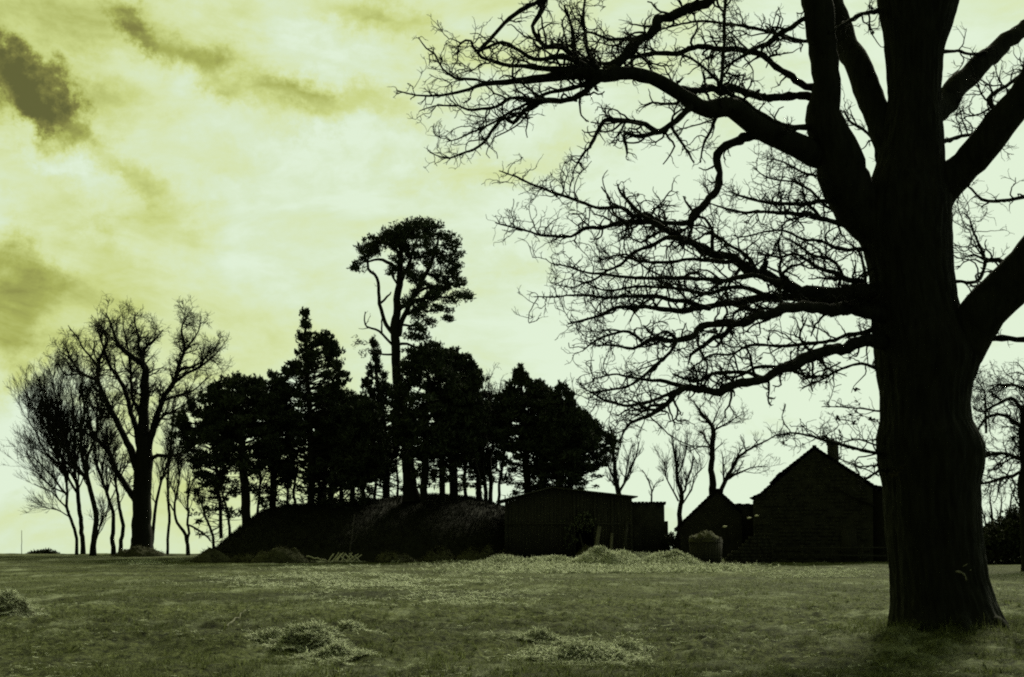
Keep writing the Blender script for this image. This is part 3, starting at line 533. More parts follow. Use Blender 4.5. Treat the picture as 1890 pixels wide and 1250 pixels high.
WOOD = 'bare saplings between the pines on the mound'
for i, (pth, Y, lab) in enumerate([
    ([(860,922,3.5),(858,880,3),(862,830,2.6),(866,770,2),(872,725,1)], 101, 'single bare sapling right behind the pair of pines on the crest'),
    ([(886,925,5),(882,885,4.4),(874,850,4),(870,800,3),(880,750,2),(884,715,1)], 100, 'thicker bare tree leading the row right of the crest pines'),
    ([(897,928,4),(895,890,3.6),(890,850,3),(898,790,2.2),(905,740,1.4),(902,712,.8)], 102, 'bare sapling close behind the thicker bare tree'),
    ([(905,930,4),(906,890,3.8),(905,850,3.2),(912,800,2.4),(918,750,1.4),(922,720,.8)], 99, 'upright bare sapling left of the gap beside the shed roof'),
    ([(920,932,3),(922,895,2.6),(930,850,2),(936,800,1.4)], 103, 'thinnest bare sapling above the left eave of the shed'),
    ([(590,930,4),(590,890,3.6),(588,850,3),(592,800,2)], 101, 'bare stem just right of the spire-topped pine trunk'),
    ([(530,934,2.6),(531,900,2.4),(528,860,2)], 100, 'very thin stem left of the spire-topped pine'),
    ([(545,932,3),(544,900,2.6),(548,860,2)], 103, 'thin dark stem close to the spire-topped pine'),
    ([(630,928,4),(628,895,3.6),(634,850,3)], 102, 'left one of the crowded low stems mid crest'),
    ([(672,925,4.5),(670,890,4),(676,850,3)], 99, 'right one of the crowded low stems mid crest'),
    ([(690,923,3),(694,890,2.6),(688,850,2)], 104, 'faint sapling just left of the slim spire pine'),
    ([(733,918,2.6),(735,885,2.2),(730,850,1.6)], 100, 'wiry sapling in the bright gap left of the tall pine foot'),
    ([(425,982,2.6),(420,950,2.4),(412,915,2),(408,880,1.2)], 101, 'wiry stem leaning on the left slope of the mound'),
    ([(475,950,2.6),(478,915,2.2),(482,880,1.6)], 103, 'wiry sapling behind the leftmost stout pine trunk')]):
    fan(40 + i, lab, 0, [pth], Y, l1=3.4, group=WOOD, d1=2.8, d2=2.6, l2=1.0, d3=3.2, l3=.5, rm=.015, start=.18, ang=(20, 60), up=.12, wig=.2)

bare_tree('bare_tree', 'small bare tree with forked crown rising behind the right end of the shed roof', 104, [
 [(1140,960,6),(1140,915,5),(1138,880,4),(1132,840,3.2),(1130,800,2)], [(1142,910,3.6),(1158,880,3),(1172,850,2.4),(1182,815,1.2)], [(1136,890,3),(1124,860,2.4),(1118,830,1.6)], [(1152,890,2.4),(1160,850,1.8),(1168,820,1)]],
 61, thin=.7, d1=2.8, l1=1.6, d2=3.4, l2=.85, d3=3.6, l3=.4, up=.3, rm=.012, start=.3)
bare_tree('bare_tree', 'tiny wispy bare tree seen over the flat stone shed', 108, [
 [(1200,980,2.2),(1201,930,1.8),(1203,905,1.4),(1193,880,1),(1185,868,.7)], [(1203,910,1.2),(1212,890,.8),(1226,885,.6)]],
 62, d1=1.8, l1=.9, d2=2, l2=.5, d3=2.5, l3=.25, up=.2, rm=.011, start=.4)
bare_tree('bare_tree', 'bare tree with two upright brushy crowns in the gap left of the outhouse', 100, [
 [(1253,1000,5.5),(1254,950,4.6),(1257,915,4),(1250,880,3.2),(1246,850,2.4),(1240,818,1.2)], [(1257,920,3),(1266,890,2.8),(1276,868,2.4),(1280,845,1.4)], [(1252,925,2.5),(1240,900,2),(1228,875,1.5),(1222,850,.8)], [(1260,930,2.2),(1275,905,2),(1285,875,1.5),(1300,860,.8)], [(1250,880,2.4),(1262,850,1.8),(1268,820,1)]],
 63, thin=.7, d1=3.2, l1=1.8, d2=3.6, l2=.95, d3=3.2, l3=.42, up=.4, rm=.0115, start=.35, ang=(18, 40))
bare_tree('bare_tree', 'tall bare tree in two stems standing behind the outhouse roof', 99, [
 [(1322,1000,9),(1320,940,8),(1316,905,7),(1312,870,5.5),(1314,830,5),(1315,795,4.4),(1309,780,3.6),(1293,760,2.6),(1282,745,1.4)],
 [(1320,925,6),(1330,905,5.5),(1340,885,5),(1352,865,4.4),(1365,842,3.6),(1385,828,2.8),(1410,815,2),(1440,800,1.1)],
 [(1313,800,3),(1330,785,2.2),(1350,775,1.4),(1368,765,.8)], [(1312,830,2.4),(1296,798,2.2),(1290,800,1.2)], [(1344,880,3),(1365,872,2.4),(1385,864,1.6),(1415,862,.8)], [(1313,826,2.4),(1290,825,1.8),(1270,835,1)], [(1336,890,2.4),(1335,865,2),(1332,835,1)], [(1314,800,2.4),(1320,770,1.8),(1330,750,.9)]],
 64, thin=.75, d1=2.6, l1=2.0, d2=3.2, l2=.95, d3=3.4, l3=.42, up=.14, rm=.0115, start=.5, ang=(25, 55), wig=.2)
bare_tree('bare_tree', 'dense spreading bare tree cut off by the right edge behind the hedge', 66, [
 [(1896,1046,11),(1894,980,10),(1890,900,9),(1888,820,8),(1895,740,6),(1900,690,4)],
 [(1890,870,4),(1860,878,4),(1830,890,3.2),(1800,892,2)], [(1890,850,5),(1860,840,4),(1830,838,3),(1800,840,2)], [(1888,790,5),(1855,770,4),(1830,770,3.4),(1800,800,2)], [(1889,760,5),(1865,735,4.4),(1845,745,3.4),(1815,760,2.4),(1795,755,1.4)], [(1894,720,4),(1865,710,3),(1840,712,2),(1822,725,1.2)],
 [(1820,800,3),(1820,770,3),(1818,740,2.2),(1812,715,1.6),(1800,700,.9)], [(1892,900,4),(1920,860,3),(1960,830,2)], [(1890,820,4),(1930,770,3),(1970,740,2)]],
 65, thin=.8, d1=6.5, l1=1.5, d2=6, l2=.8, d3=5, l3=.32, up=.06, rm=.010, start=.2, ang=(30, 70), wig=.25, spread=.6)
bare_tree('bare_bush', 'wispy pale bare bush rising above the hedge right of the oak trunk', 95, [
 [(1832,1000,3),(1830,950,2.2),(1828,925,1.4),(1826,905,.8)], [(1840,985,2),(1846,945,1.6),(1850,915,.8)], [(1822,990,2),(1816,955,1.4),(1812,930,.8)], [(1855,985,2),(1865,930,1.5),(1872,895,.8)]],
 66, cat='bush', d1=2.6, l1=1.3, d2=2.6, l2=.7, d3=3, l3=.35, up=.3, rm=.012, start=.2)

# ------------------------------------------------------------------ conifers
def tufts(s, rng, C, r, flat=.5, n=60, size=.17, upw=.5):
    """needle sprays filling a flattened clump"""
    n = int(n); d = rng.normal(size=(n, 3)); d = unit(d) * (rng.random((n, 1)) ** .45)
    c = C + d * np.array([r, r, r * flat])
    U = unit(d * np.array([1, 1, .5]) + rng.normal(size=(n, 3)) * .55 + np.array([0, 0, upw])) * size * rng.uniform(.5, 1.2, (n, 1))
    Wv = unit(np.cross(U, rng.normal(size=(n, 3)))) * size * rng.uniform(.22, .5, (n, 1))
    s.cards(c, U, Wv)
PINES = 'pines crowded on the mound'
def pine(label, Y, base, trunk, prof, seed, clumps=90, flat=.55, rr=(.45, .9), size=.19, extra=(), group=PINES, dens=75, gap=.0, low=.25):
    """prof: crown outline rows (y, left x, right x) from the top down"""
    rng = np.random.default_rng(seed); b = P(base[0], base[1], Y)
    root = empty('pine_tree', (b[0], b[1], ground_z(b[0], Y)), label, 'tree', group)
    L4 = limb_pts([(base[0], base[1] + 6, trunk[0][2])] + list(trunk), Y, 0); c = catmull(L4, .35)
    c[1:, :3] += jitter_path(rng, np.zeros((len(c) - 1, 3)), .03)
    t = Soup(); t.tubes(c[None, :, :3], c[None, :, 3], 10); t.build('trunk', M['bark2'], root, True)
    prof = np.array(prof, float); f = Soup(); br = Soup()
    sY = Y / F
    ys_ = rng.uniform(prof[0, 0], prof[-1, 0], clumps * 3)
    wid = np.interp(ys_, prof[:, 0], prof[:, 2] - prof[:, 1]); keep = rng.random(len(ys_)) < (wid / wid.max()) ** 1.0 + .12
    keep &= rng.random(len(ys_)) < np.interp((ys_ - prof[0, 0]) / (prof[-1, 0] - prof[0, 0]), [0, .72, 1], [1, 1, .4])
    ys_ = ys_[keep][:clumps]
    ys_ = np.r_[ys_, np.linspace(prof[0, 0], prof[-1, 0], 14)]; no = rng.uniform(0, 90)
    cy = c[:, 2]
    for y in ys_:
        xl = np.interp(y, prof[:, 0], prof[:, 1]); xr = np.interp(y, prof[:, 0], prof[:, 2]); hw = (xr - xl) / 2; xm = (xl + xr) / 2
        u = rng.uniform(-1, 1); u = math.copysign(abs(u) ** .6, u); a = rng.uniform(-1, 1) * math.sqrt(max(0, 1 - u * u))
        r = .86 * rng.uniform(*rr) * min(1, .35 + hw / 45) * (1 if abs(u) < .6 else .55); r_px = r / sY
        hw *= 1 + .5 * mnoise.noise(Vector((y * .07, (1 if u > 0 else -1) * 3.3, no)))
        C = P(xm + u * max(0, hw - r_px * .6), y, Y + a * min(hw * sY, 3.2))
        fl = (y - prof[0, 0]) / (prof[-1, 0] - prof[0, 0])
        if hw > 18 and mnoise.noise(Vector(C * .75) + Vector((no, 0, 0))) > (.6 if fl < .5 else .6 - 1.1 * (fl - .5)): continue
        tufts(f, rng, C, r, flat, dens * r * r * 2.2 + 12, size * (.7 + .3 * min(1, hw / 30)), .55)
        if abs(u) > .6 or y < prof[0, 0] + 40:      # upturned sprays and candles breaking the outline
            for q in range(4):
                o = rng.normal(size=3) * np.array([.55, .5, .3]) * r + np.array([math.copysign(r * .55, u) if abs(u) > .6 else 0, 0, r * .3]); tufts(f, rng, C + o, rng.uniform(.10, .22), 1.3, 14, size * .75, .9)
        i = int(np.argmin(np.abs(cy - (C[2] - .5 - .12 * abs(C[0] - c[0, 0]))))); A = c[i, :3]
        if np.linalg.norm(C - A) > .5:
            m1 = (A + C) / 2 + rng.normal(size=3) * .15 - np.array([0, 0, .12])
            pp = catmull(np.array([A, m1, C]), .5)[None]; k = pp.shape[1]
            br.tubes(pp, np.linspace(max(.03, min(c[i, 3] * .35, .09)), .018, k)[None], 5)
    for q in range(12):       # leading shoots standing up out of the top
        x = rng.uniform(prof[:, 1].min() + 8, prof[:, 2].max() - 8); yy = None
        for (ya, la, ra) in prof:
            if la - 2 <= x <= ra + 2: yy = ya; break
        if yy is None or yy > prof[0, 0] + 110: continue
        hgt = rng.uniform(6, 17); 
        for k in range(4): tufts(f, rng, P(x + rng.normal() * .6, yy + 4 - hgt * k / 3, Y), .30 - .07 * k, 1.1, 18 - 3 * k, size * (.85 - .12 * k), 1.0)
    for q in range(18):       # single boughs reaching out past the crown, each ending in a flat spray
        y = rng.uniform(prof[0, 0] + 25, prof[-1, 0]); sd = rng.choice([-1, 1]); xe = np.interp(y, prof[:, 0], prof[:, 2 if sd > 0 else 1]); hw = np.interp(y, prof[:, 0], prof[:, 2] - prof[:, 1]) / 2
        if hw < 14: continue
        C = P(xe + sd * rng.uniform(-4, 14), y, Y + rng.uniform(-1, 1)); n_ = rng.integers(2, 5)
        for k in range(n_): tufts(f, rng, C + np.array([-sd * k * .28, 0, .03 * k + rng.uniform(-.06, .06)]), rng.uniform(.16, .3), .5, 20, size * .8, .6)
        i = int(np.argmin(np.abs(cy - (C[2] - .35)))); pp = catmull(np.array([c[i, :3], (c[i, :3] + C) / 2 - [0, 0, .15], C]), .5)[None]; br.tubes(pp, np.linspace(.05, .018, pp.shape[1])[None], 4)
    # ragged dead sticks under the crown
    nlow = int(44 + 50 * low); ylow = prof[-1, 0] - 15 + 62 * rng.random(nlow) ** 1.4
    K = []
    for y in ylow:
        i = int(np.argmin(np.abs(cy - P(base[0], y, Y)[2]))); A = c[i, :3]; az = rng.uniform(0, 6.28); l = rng.uniform(.5, 2.0)
        d = np.array([math.cos(az), math.sin(az) * .7, rng.uniform(-.25, .35)]); pts = [A]
        for q in range(5): d = unit(d + rng.normal(size=3) * .2); pts.append(pts[-1] + d * l / 5)
        K.append(pts)
        if rng.random() < low + .25: tufts(f, rng, np.array(pts[-1]), rng.uniform(.2, .55), .6, 26, size * .8, .1)
    K = np.array(K); KR = np.linspace(.03, .012, 6)[None].repeat(len(K), 0); br.tubes(K, KR, 4)
    P2, R2 = grow(rng, K, KR, 2.5, .5, .7, 4, (25, 60), .3, 0, .2, .011); br.tubes(P2, R2, 3)
    for (x, y, rx, ry, nn) in extra:
        C = P(x, y, Y); a = rng.uniform(-.6, .6)
        k = 7
        for q in range(k):
            off = np.array([rng.uniform(-.6, .6) * rx * sY, rng.uniform(-.7, .7), rng.uniform(-.5, .5) * ry * sY])
            tufts(f, rng, C + off, rx * sY * .55, ry / rx, nn, size, .5)
        i = int(np.argmin(np.abs(cy - (C[2] - .6)))); A = c[i, :3]; pp = catmull(np.array([A, (A + C) / 2 - np.array([0, 0, .2]), C]), .5)[None]
        br.tubes(pp, np.linspace(.07, .02, pp.shape[1])[None], 5)
    br.build('branches', M['bark2'], root); f.build('foliage', M['needle'], root)
    return root
pine('drooping pine leaning out over the left slope of the mound', 100, (408, 988), [(407,940,3.4),(402,890,3.2),(395,840,3),(388,780,2.6),(385,725,1.4)],
     [(718,380,392),(730,360,415),(750,335,430),(775,325,440),(800,328,440),(830,335,440),(860,352,425),(890,355,415),(925,362,395)], 1, 85)
pine('stout leftmost pine with thick straight trunk on the mound slope', 97, (455, 962), [(454,920,8.5),(450,870,8),(446,810,7),(440,750,5),(440,705,2)],
     [(697,438,446),(703,415,470),(712,395,492),(730,378,505),(770,372,512),(810,380,512),(840,395,505),(862,415,490)], 2, 120, rr=(.55, 1.0))
pine('pine with shaggy low foliage second from the left on the mound', 101, (503, 940), [(504,900,6.5),(503,850,6),(500,780,4.5),(500,710,2)],
     [(692,498,504),(702,478,522),(720,465,545),(760,458,550),(820,462,550),(860,470,545),(885,478,535)], 3, 110, rr=(.5, 1.0), low=.5)
pine('spire-topped pine rising above its neighbours left of the tall pine', 99, (574, 932), [(575,890,6.5),(573,830,6),(570,740,5),(566,660,3.4),(563,590,1.6)],
     [(576,560,566),(590,557,569),(606,556,574),(622,552,596),(632,556,614),(648,545,618),(664,552,626),(680,524,630),(695,518,640),(712,520,634),(730,520,625),(760,500,645),(800,500,645),(850,505,645),(880,520,635)], 4, 260, rr=(.28, .85), size=.17,
     extra=[(563, 581, 5, 5, 16), (606, 622, 11, 12, 20), (588, 628, 9, 12, 20), (537, 672, 14, 8, 22), (632, 694, 14, 9, 22), (622, 734, 12, 10, 16), (528, 682, 9, 7, 20), (616, 640, 9, 7, 18)])
pine('slim bushy pine low between the spire-topped pine and the tall pine', 101, (612, 930), [(612,890,5),(615,840,4.5),(625,780,3.5),(640,735,1.5)],
     [(732,636,654),(742,620,672),(760,595,690),(800,585,690),(850,585,690),(880,600,675)], 5, 130, rr=(.45, .9), low=.5)
pine('narrow dark pine in the middle of the crest', 98, (650, 927), [(650,890,5),(652,840,4.5),(656,780,3.5),(660,740,1.5)],
     [(736,655,672),(752,640,700),(800,625,715),(850,625,715),(890,636,700)], 6, 130, rr=(.45, .9), low=.6)
pine('slim spire pine pressed against the left side of the tall pine', 102, (713, 922), [(713,880,7),(712,830,6.5),(705,760,5),(695,690,3),(691,645,1.4)],
     [(630,688,693),(650,685,697),(675,682,702),(700,678,714),(712,670,722),(730,682,730),(760,665,755),(800,662,760),(850,665,760),(875,680,745)], 7, 160, rr=(.26, .85), size=.16)
pine('bushy pine close beside the foot of the tall pine', 95.5, (783, 922), [(783,880,7),(786,830,6.5),(788,760,5),(792,690,2)],
     [(640,786,792),(648,765,806),(660,752,820),(680,742,835),(700,728,845),(740,722,850),(790,728,850),(815,735,845),(840,755,830)], 8, 140, rr=(.5, .95))
pine('dense pine with flat side boughs right of the tall pine', 98, (838, 922), [(837,880,8),(835,830,7.5),(838,760,6),(842,680,2.4)],
     [(650,835,846),(660,815,868),(675,800,875),(690,800,880),(720,792,888),(760,792,893),(790,800,884),(815,806,878),(840,815,862)], 9, 120, rr=(.5, .95), extra=[(852, 660, 20, 8, 26), (824, 650, 14, 8, 24), (868, 672, 12, 6, 22)])
pine('slimmer pine crossing in front of the dense right-hand crest pine', 96, (817, 920), [(816,880,5.5),(820,830,5),(840,770,4),(868,705,1.5)],
     [(688,880,886),(700,868,890),(730,840,888),(780,815,888),(820,810,885),(850,815,870)], 10, 80, rr=(.45, .85))
pine('leftmost pine of the right-hand clump with pointed top above the shed', 97, (975, 950), [(974,900,7),(972,850,6.5),(966,780,5),(961,690,1.6)],
     [(676,959,963),(690,954,970),(702,950,974),(712,942,985),(722,932,1000),(740,918,1010),(790,914,1010),(840,920,1005),(868,932,1000)], 11, 125, rr=(.3, .95), extra=[(961, 684, 5, 5, 14), (961, 700, 9, 6, 18)])
pine('middle pine of the right-hand clump over the shed ridge', 99, (1003, 950), [(1003,900,8),(1002,850,7.5),(998,780,6),(994,715,2)],
     [(708,990,997),(718,978,1008),(732,968,1030),(760,955,1050),(800,960,1050),(840,972,1042),(868,982,1030)], 12, 105, rr=(.5, .95), low=.4)
pine('right pine of the clump with rounded shoulder above the shed', 96, (1034, 950), [(1033,900,7),(1034,850,6.5),(1036,790,5),(1036,725,1.8)],
     [(715,1033,1038),(728,1020,1050),(745,1010,1062),(770,1000,1078),(800,1004,1092),(840,1012,1082),(880,1028,1062)], 13, 105, rr=(.45, .95), low=.4)
pine('rightmost pine with long level boughs reaching right past the shed roof', 98, (1050, 955), [(1052,915,5.5),(1056,870,5),(1066,820,4),(1078,775,1.6)],
     [(765,1072,1085),(778,1060,1100),(792,1050,1112),(802,1045,1130),(815,1040,1142),(830,1040,1128),(850,1040,1118),(870,1045,1112),(890,1055,1105)], 14, 120, rr=(.35, .75), flat=.4, size=.16, low=.5,
     extra=[(1128, 806, 14, 5, 24), (1110, 858, 16, 5, 24), (1105, 800, 14, 6, 24)])

pine('shadowed half-hidden pine closing the gap between the crest pines and the right-hand clump', 104, (884, 925), [(884,880,5),(886,830,4.5),(890,780,3.5),(893,740,1.5)],
     [(728,888,898),(742,872,912),(765,862,924),(800,858,930),(830,862,926),(858,875,915)], 15, 100, rr=(.4, .8), low=.6)
pine('short dark pine filling in behind the spire-topped and slim bushy pines', 104.5, (598, 928), [(598,890,5),(600,830,4.5),(604,770,3.5),(608,722,1.5)],
     [(712,603,611),(724,590,630),(745,575,660),(790,570,670),(830,575,670),(868,590,650)], 16, 110, rr=(.45, .9), low=.5)
def tall_pine():
    Y = 97; rng = np.random.default_rng(77); sY = Y / F; b = P(758, 918, Y)
    root = empty('scots_pine', (b[0], b[1], ground_z(b[0], Y)), 'very tall Scots pine with open domed crown towering over the copse', 'tree')
    t = Soup(); br = Soup(); f = Soup()
    def lb(px, s, dY=0, d0=0, sides=7):
        c = catmull(limb_pts(px, Y + d0, dY), .3); c[1:, :3] += jitter_path(rng, np.zeros((len(c) - 1, 3)), .035); s.tubes(c[None, :, :3], c[None, :, 3], sides); return c
    main = lb([(760,926,19),(758,900,13.5),(755,860,12),(750,810,11),(741,755,10),(733,705,8.5),(731,653,8.5),(730,608,8),(733,562,7),(738,517,6.5),(739,471,5),(742,435,3)], t, 0, 0, 14)
    t.build('trunk', M['bark2'], root, True)
    subs = [lb(p, br, dy) for p, dy in [
        ([(736,620,5),(750,575,5),(768,540,4.6),(787,503,4),(804,467,3.2),(809,440,2)], 1.2), ([(733,575,4),(752,560,3.6),(780,552,3),(820,548,2),(850,542,1.2)], -1.0),
        ([(729,618,4.5),(716,604,4),(704,571,3.6),(698,540,3.2),(697,512,3),(678,496,2.8),(681,475,1.8),(665,462,1.2)], -.8), ([(702,560,2.4),(716,548,2),(722,540,1)], .3), ([(738,500,4),(715,485,3.4),(700,478,2.6),(672,484,1.6)], .8),
        ([(740,520,4),(754,490,3.4),(762,460,2.6),(775,430,1.4)], -.8), ([(787,505,3),(810,510,2.4),(838,510,1.6)], .8), ([(769,540,3),(800,528,2.4),(830,528,1.4)], -.3), ([(804,467,2.4),(822,470,2),(842,468,1.2)], .2),
        ([(731,645,3),(722,634,2.6),(708,617,2.4),(694,609,2.2),(676,603,1.8),(672,590,1.4),(674,576,.9)], -.5), ([(705,614,1.8),(704,600,1.5),(706,585,1)], .3), ([(731,655,2.4),(716,654,2),(700,652,1.6),(680,645,1.1)], -.6), ([(733,636,3),(752,634,2.6),(765,640,2.4),(785,642,2),(800,632,1.2)], .8),
        ([(732,600,3),(748,600,2.4),(768,602,1.6),(785,600,1)], -.5), ([(738,480,3),(728,455,2.4),(700,448,1.8),(680,452,1.2)], 1), ([(742,450,2.6),(765,425,2),(790,420,1.2)], -1), ([(738,530,2.6),(725,512,2),(722,500,1.2)], .4), ([(752,580,3),(775,572,2.4),(800,575,1.6),(822,570,1)], .6)]]
    for c in subs + [main[int(len(main) * .6):]]:
        P1, R1 = grow(rng, c[None, :, :3], c[None, :, 3], 1.6, 1.1, .5, 6, (30, 65), .25, .15, .3, .018); br.tubes(P1, R1, 4)
        P2, R2 = grow(rng, P1, R1, 2.2, .5, .7, 5, (25, 60), .3, .1, .2, .014); br.tubes(P2, R2, 3)
    pads = [(763,416,27,12),(727,433,26,18),(700,445,20,14),(681,453,22,15),(662,489,13,9),(673,474,12,8),(799,424,27,14),(785,412,20,9),(832,446,18,16),(842,471,15,10),(775,442,22,14),(757,470,16,10),(822,478,20,9),(838,512,22,9),(852,544,18,7),(812,530,24,9),(850,525,16,6),
            (770,512,16,10),(818,567,24,6),(767,580,20,7),(768,603,20,8),(722,498,9,9),(785,553,15,7),(738,448,20,14),(745,425,20,12),(790,448,14,7),(826,497,16,8),(866,548,8,4),(745,460,12,8),(800,545,16,7),(750,555,10,8),(842,492,14,6),(832,553,14,5),(783,565,12,6),(758,618,13,6),(690,462,10,6),
            (790,485,12,7),(806,505,13,7),(783,525,12,8),(765,540,12,8),(800,460,10,8),(778,470,11,7),(792,592,9,5),(826,585,7,3),(733,476,8,8),(755,500,8,9),(775,622,15,7),(800,640,20,7),(822,650,16,6),(785,655,22,9),(755,648,12,8),(770,560,12,8),(812,468,10,9),(795,470,9,8),(760,490,10,8),(822,520,14,8),(796,545,12,8)]
    for (x, y, rx, ry) in pads:
        D = rng.uniform(-1.6, 1.6); k = max(5, int(rx * ry / 17))
        for q in range(k):
            u, v_ = rng.uniform(-1, 1), rng.uniform(-1, 1)
            C = P(x + u * rx * .75, y + v_ * ry * .85 + abs(u) * 3, Y + D + rng.uniform(-.8, .8)); tufts(f, rng, C, rng.uniform(.24, .58), rng.uniform(.5, .9), 40, .13, .45)
    for q in range(14):     # thin grey spray hanging on the left
        C = P(667 + rng.uniform(-11, 11), 640 + rng.uniform(-22, 18), Y - .8 + rng.uniform(-.5, .5)); tufts(f, rng, C, .3, .8, 9, .10, .2)
    br.build('branches', M['bark2'], root); f.build('foliage', M['needle'], root)
tall_pine()

# ------------------------------------------------------------------ scrub and hedge
def bushy(name, label, cat, Y, prof, seed, n, m, size=.12, r=(.3, .6), group=None, depth=1.5):
    rng = np.random.default_rng(seed); prof = np.array(prof, float); xm = prof[:, 0].mean(); b = P(xm, 1030, Y)
    root = empty(name, (b[0], b[1], ground_z(b[0], Y)), label, cat, group); f = Soup(); st = Soup()
    for i in range(n):
        x = rng.uniform(prof[0, 0], prof[-1, 0]); top = np.interp(x, prof[:, 0], prof[:, 1]); wx = P(x, top, Y)
        dy = rng.uniform(-1, 1) * depth; g0 = ground_z(wx[0], Y + dy); z = g0 + (wx[2] - g0 - .2) * rng.random() ** .6 * (1 - .25 * abs(dy) / depth)
        tufts(f, rng, np.array([wx[0], Y + dy, z]), rng.uniform(*r), .8, 34, size, .3)
        if i % 5 == 0 and n < 300:
            st = Soup(); st.tubes(np.linspace([wx[0] + rng.uniform(-.3, .3), Y + dy, g0 - .1], [wx[0], Y + dy, z], 4)[None], np.array([[.03, .025, .02, .012]]), 4); st.build('stem', M['bark2'], root)
    f.build('foliage', m, root); return root
bushy('hedge', 'dark overgrown hedge closing the field right of the oak trunk', 'hedge', 84, [(1780,985),(1805,975),(1825,968),(1840,955),(1855,942),(1870,935),(1900,932),(1960,940),(2050,950)], 31, 900, M['hedge'], .14, (.4, .75), depth=2.2)
bushy('bush', 'low dark bush between the flat stone shed and the outhouse', 'bush', 95, [(1226,985),(1234,978),(1242,982),(1252,990),(1262,996)], 32, 60, M['hedge'], .11, (.25, .45), depth=.8)
bushy('bush', 'low scrub bush on the skyline at the foot of the left-hand saplings', 'bush', 111, [(55,1021),(70,1014),(90,1012),(108,1019)], 33, 40, M['hedge'], .10, (.2, .35), depth=.8)

# ------------------------------------------------------------------ buildings
def poly_prism(s, pts2, y0, y1):
    """convex outline (x,z) extruded between y0 and y1; faces as quads where possible"""
    n = len(pts2); V = [(x, y0, z) for x, z in pts2] + [(x, y1, z) for x, z in pts2]; Q = []
    for i in range(n):
        j = (i + 1) % n; Q.append([i, i + n, j + n, j])
    V = np.array(V)
    s.add(V, Q)
    # caps as fans of degenerate-free quads around the centroid edge pairs
    for y, fl in ((y0, False), (y1, True)):
        c = np.array([np.mean([p[0] for p in pts2]), y, np.mean([p[1] for p in pts2])])
        for i in range(n):
            a = np.array([pts2[i][0], y, pts2[i][1]]); b = np.array([pts2[(i + 1) % n][0], y, pts2[(i + 1) % n][1]]); m_ = (a + b) / 2
            v = [c, a, m_, b] if not fl else [c, b, m_, a]; s.add(v, [[0, 1, 2, 3]])
def slab(s, A, B, y0, y1, th):
    """roof panel from A(x,z) to B(x,z), thickness th upward"""
    A = np.array(A); B = np.array(B); d = (B - A) / np.linalg.norm(B - A); nrm = np.array([-d[1], d[0]]); nrm = nrm if nrm[1] > 0 else -nrm
    q = [A, B, B + nrm * th, A + nrm * th]; V = [(p[0], y0, p[1]) for p in q] + [(p[0], y1, p[1]) for p in q]
    s.add(V, [[0, 1, 2, 3], [7, 6, 5, 4], [0, 4, 5, 1], [1, 5, 6, 2], [2, 6, 7, 3], [3, 7, 4, 0]])
def xz(px, py, Y): p = P(px, py, Y); return (p[0], p[2])
def build_shed():
    Y = 88.0; rng = np.random.default_rng(8); G = ground_z(xz(1040, 1028, Y)[0], Y) - .15
    root = empty('barn', (*P(1045, 1028, Y)[:2], G), 'long low wooden barn of vertical boards in front of the pines', 'barn')
    xl, xr, xa = xz(932, 923, Y)[0], xz(1166, 917, Y)[0], xz(1018, 900, Y)[0]; zl, zr, za = xz(932, 923, Y)[1], xz(1166, 917, Y)[1], xz(1018, 901, Y)[1]
    D = 6.5
    zt = lambda x: np.interp(x, [xl, xa, xr], [zl, za, zr])
    doorx = (xz(1060, 980, Y)[0], xz(1098, 980, Y)[0])
    w = Soup(); x = xl
    while x < xr - .05:
        bw = rng.uniform(.17, .24); x1 = min(x + bw, xr); xm = (x + x1) / 2
        z1 = zt(xm) - .03; z0 = G
        if doorx[0] < xm < doorx[1]: z0 = G + 2.3
        w.box((xm, Y + rng.uniform(-.012, .012), (z0 + z1) / 2), (x1 - x - .005, .035, z1 - z0), ry=rng.uniform(-.004, .004)); x = x1
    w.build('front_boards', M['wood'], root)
    s = Soup()
    for xx in (xl + .03, xr - .03):
        y = Y + .05
        while y < Y + D:
            s.box((xx, y + .11, (G + zt(xx)) / 2), (.035, .20, zt(xx) - G - .05)); y += .22
    x = xl + .1
    s.box(((xl + xr) / 2, Y + D, G + 1.75), (xr - xl - .1, .06, 3.5))
    s.build('side_boards', M['wood'], root)
    i = Soup(); poly_prism(i, [(xl + .1, G), (xr - .1, G), (xr - .1, zr - .12), (xa, za - .1), (xl + .1, zl - .12)], Y + 1.9, Y + 1.96); i.build('interior_shade_sheet', M['dark'], root)  # near-black sheet painted as the barn's interior shade, added behind the boards
    r = Soup(); ov = .5
    def ext(A, B, e): A, B = np.array(A), np.array(B); return tuple(B + (B - A) / np.linalg.norm(B - A) * e)
    slab(r, (xa, za), ext((xa, za), (xl, zl), .55), Y - .35, Y + D + .3, .07); slab(r, (xa + .004, za + .001), ext((xa, za), (xr, zr), .35), Y - .35, Y + D + .3, .07)
    r.build('roof', M['felt'], root)
    p = Soup()
    for xx in (xl + .05, xz(1034, 980, Y)[0], doorx[0], doorx[1], xz(1130, 980, Y)[0], xr - .06):
        p.box((xx, Y - .07, (G + zt(xx) - .1) / 2), (.13, .11, zt(xx) - G - .12), ry=rng.uniform(-.008, .008))
    p.box(((xl + xr) / 2, Y - .14, G + 2.45), (xr - xl, .03, .12)); p.build('frame_posts', M['wood'], root)
    return xr, G
shx, shG = build_shed()
rb = np.random.default_rng(19)
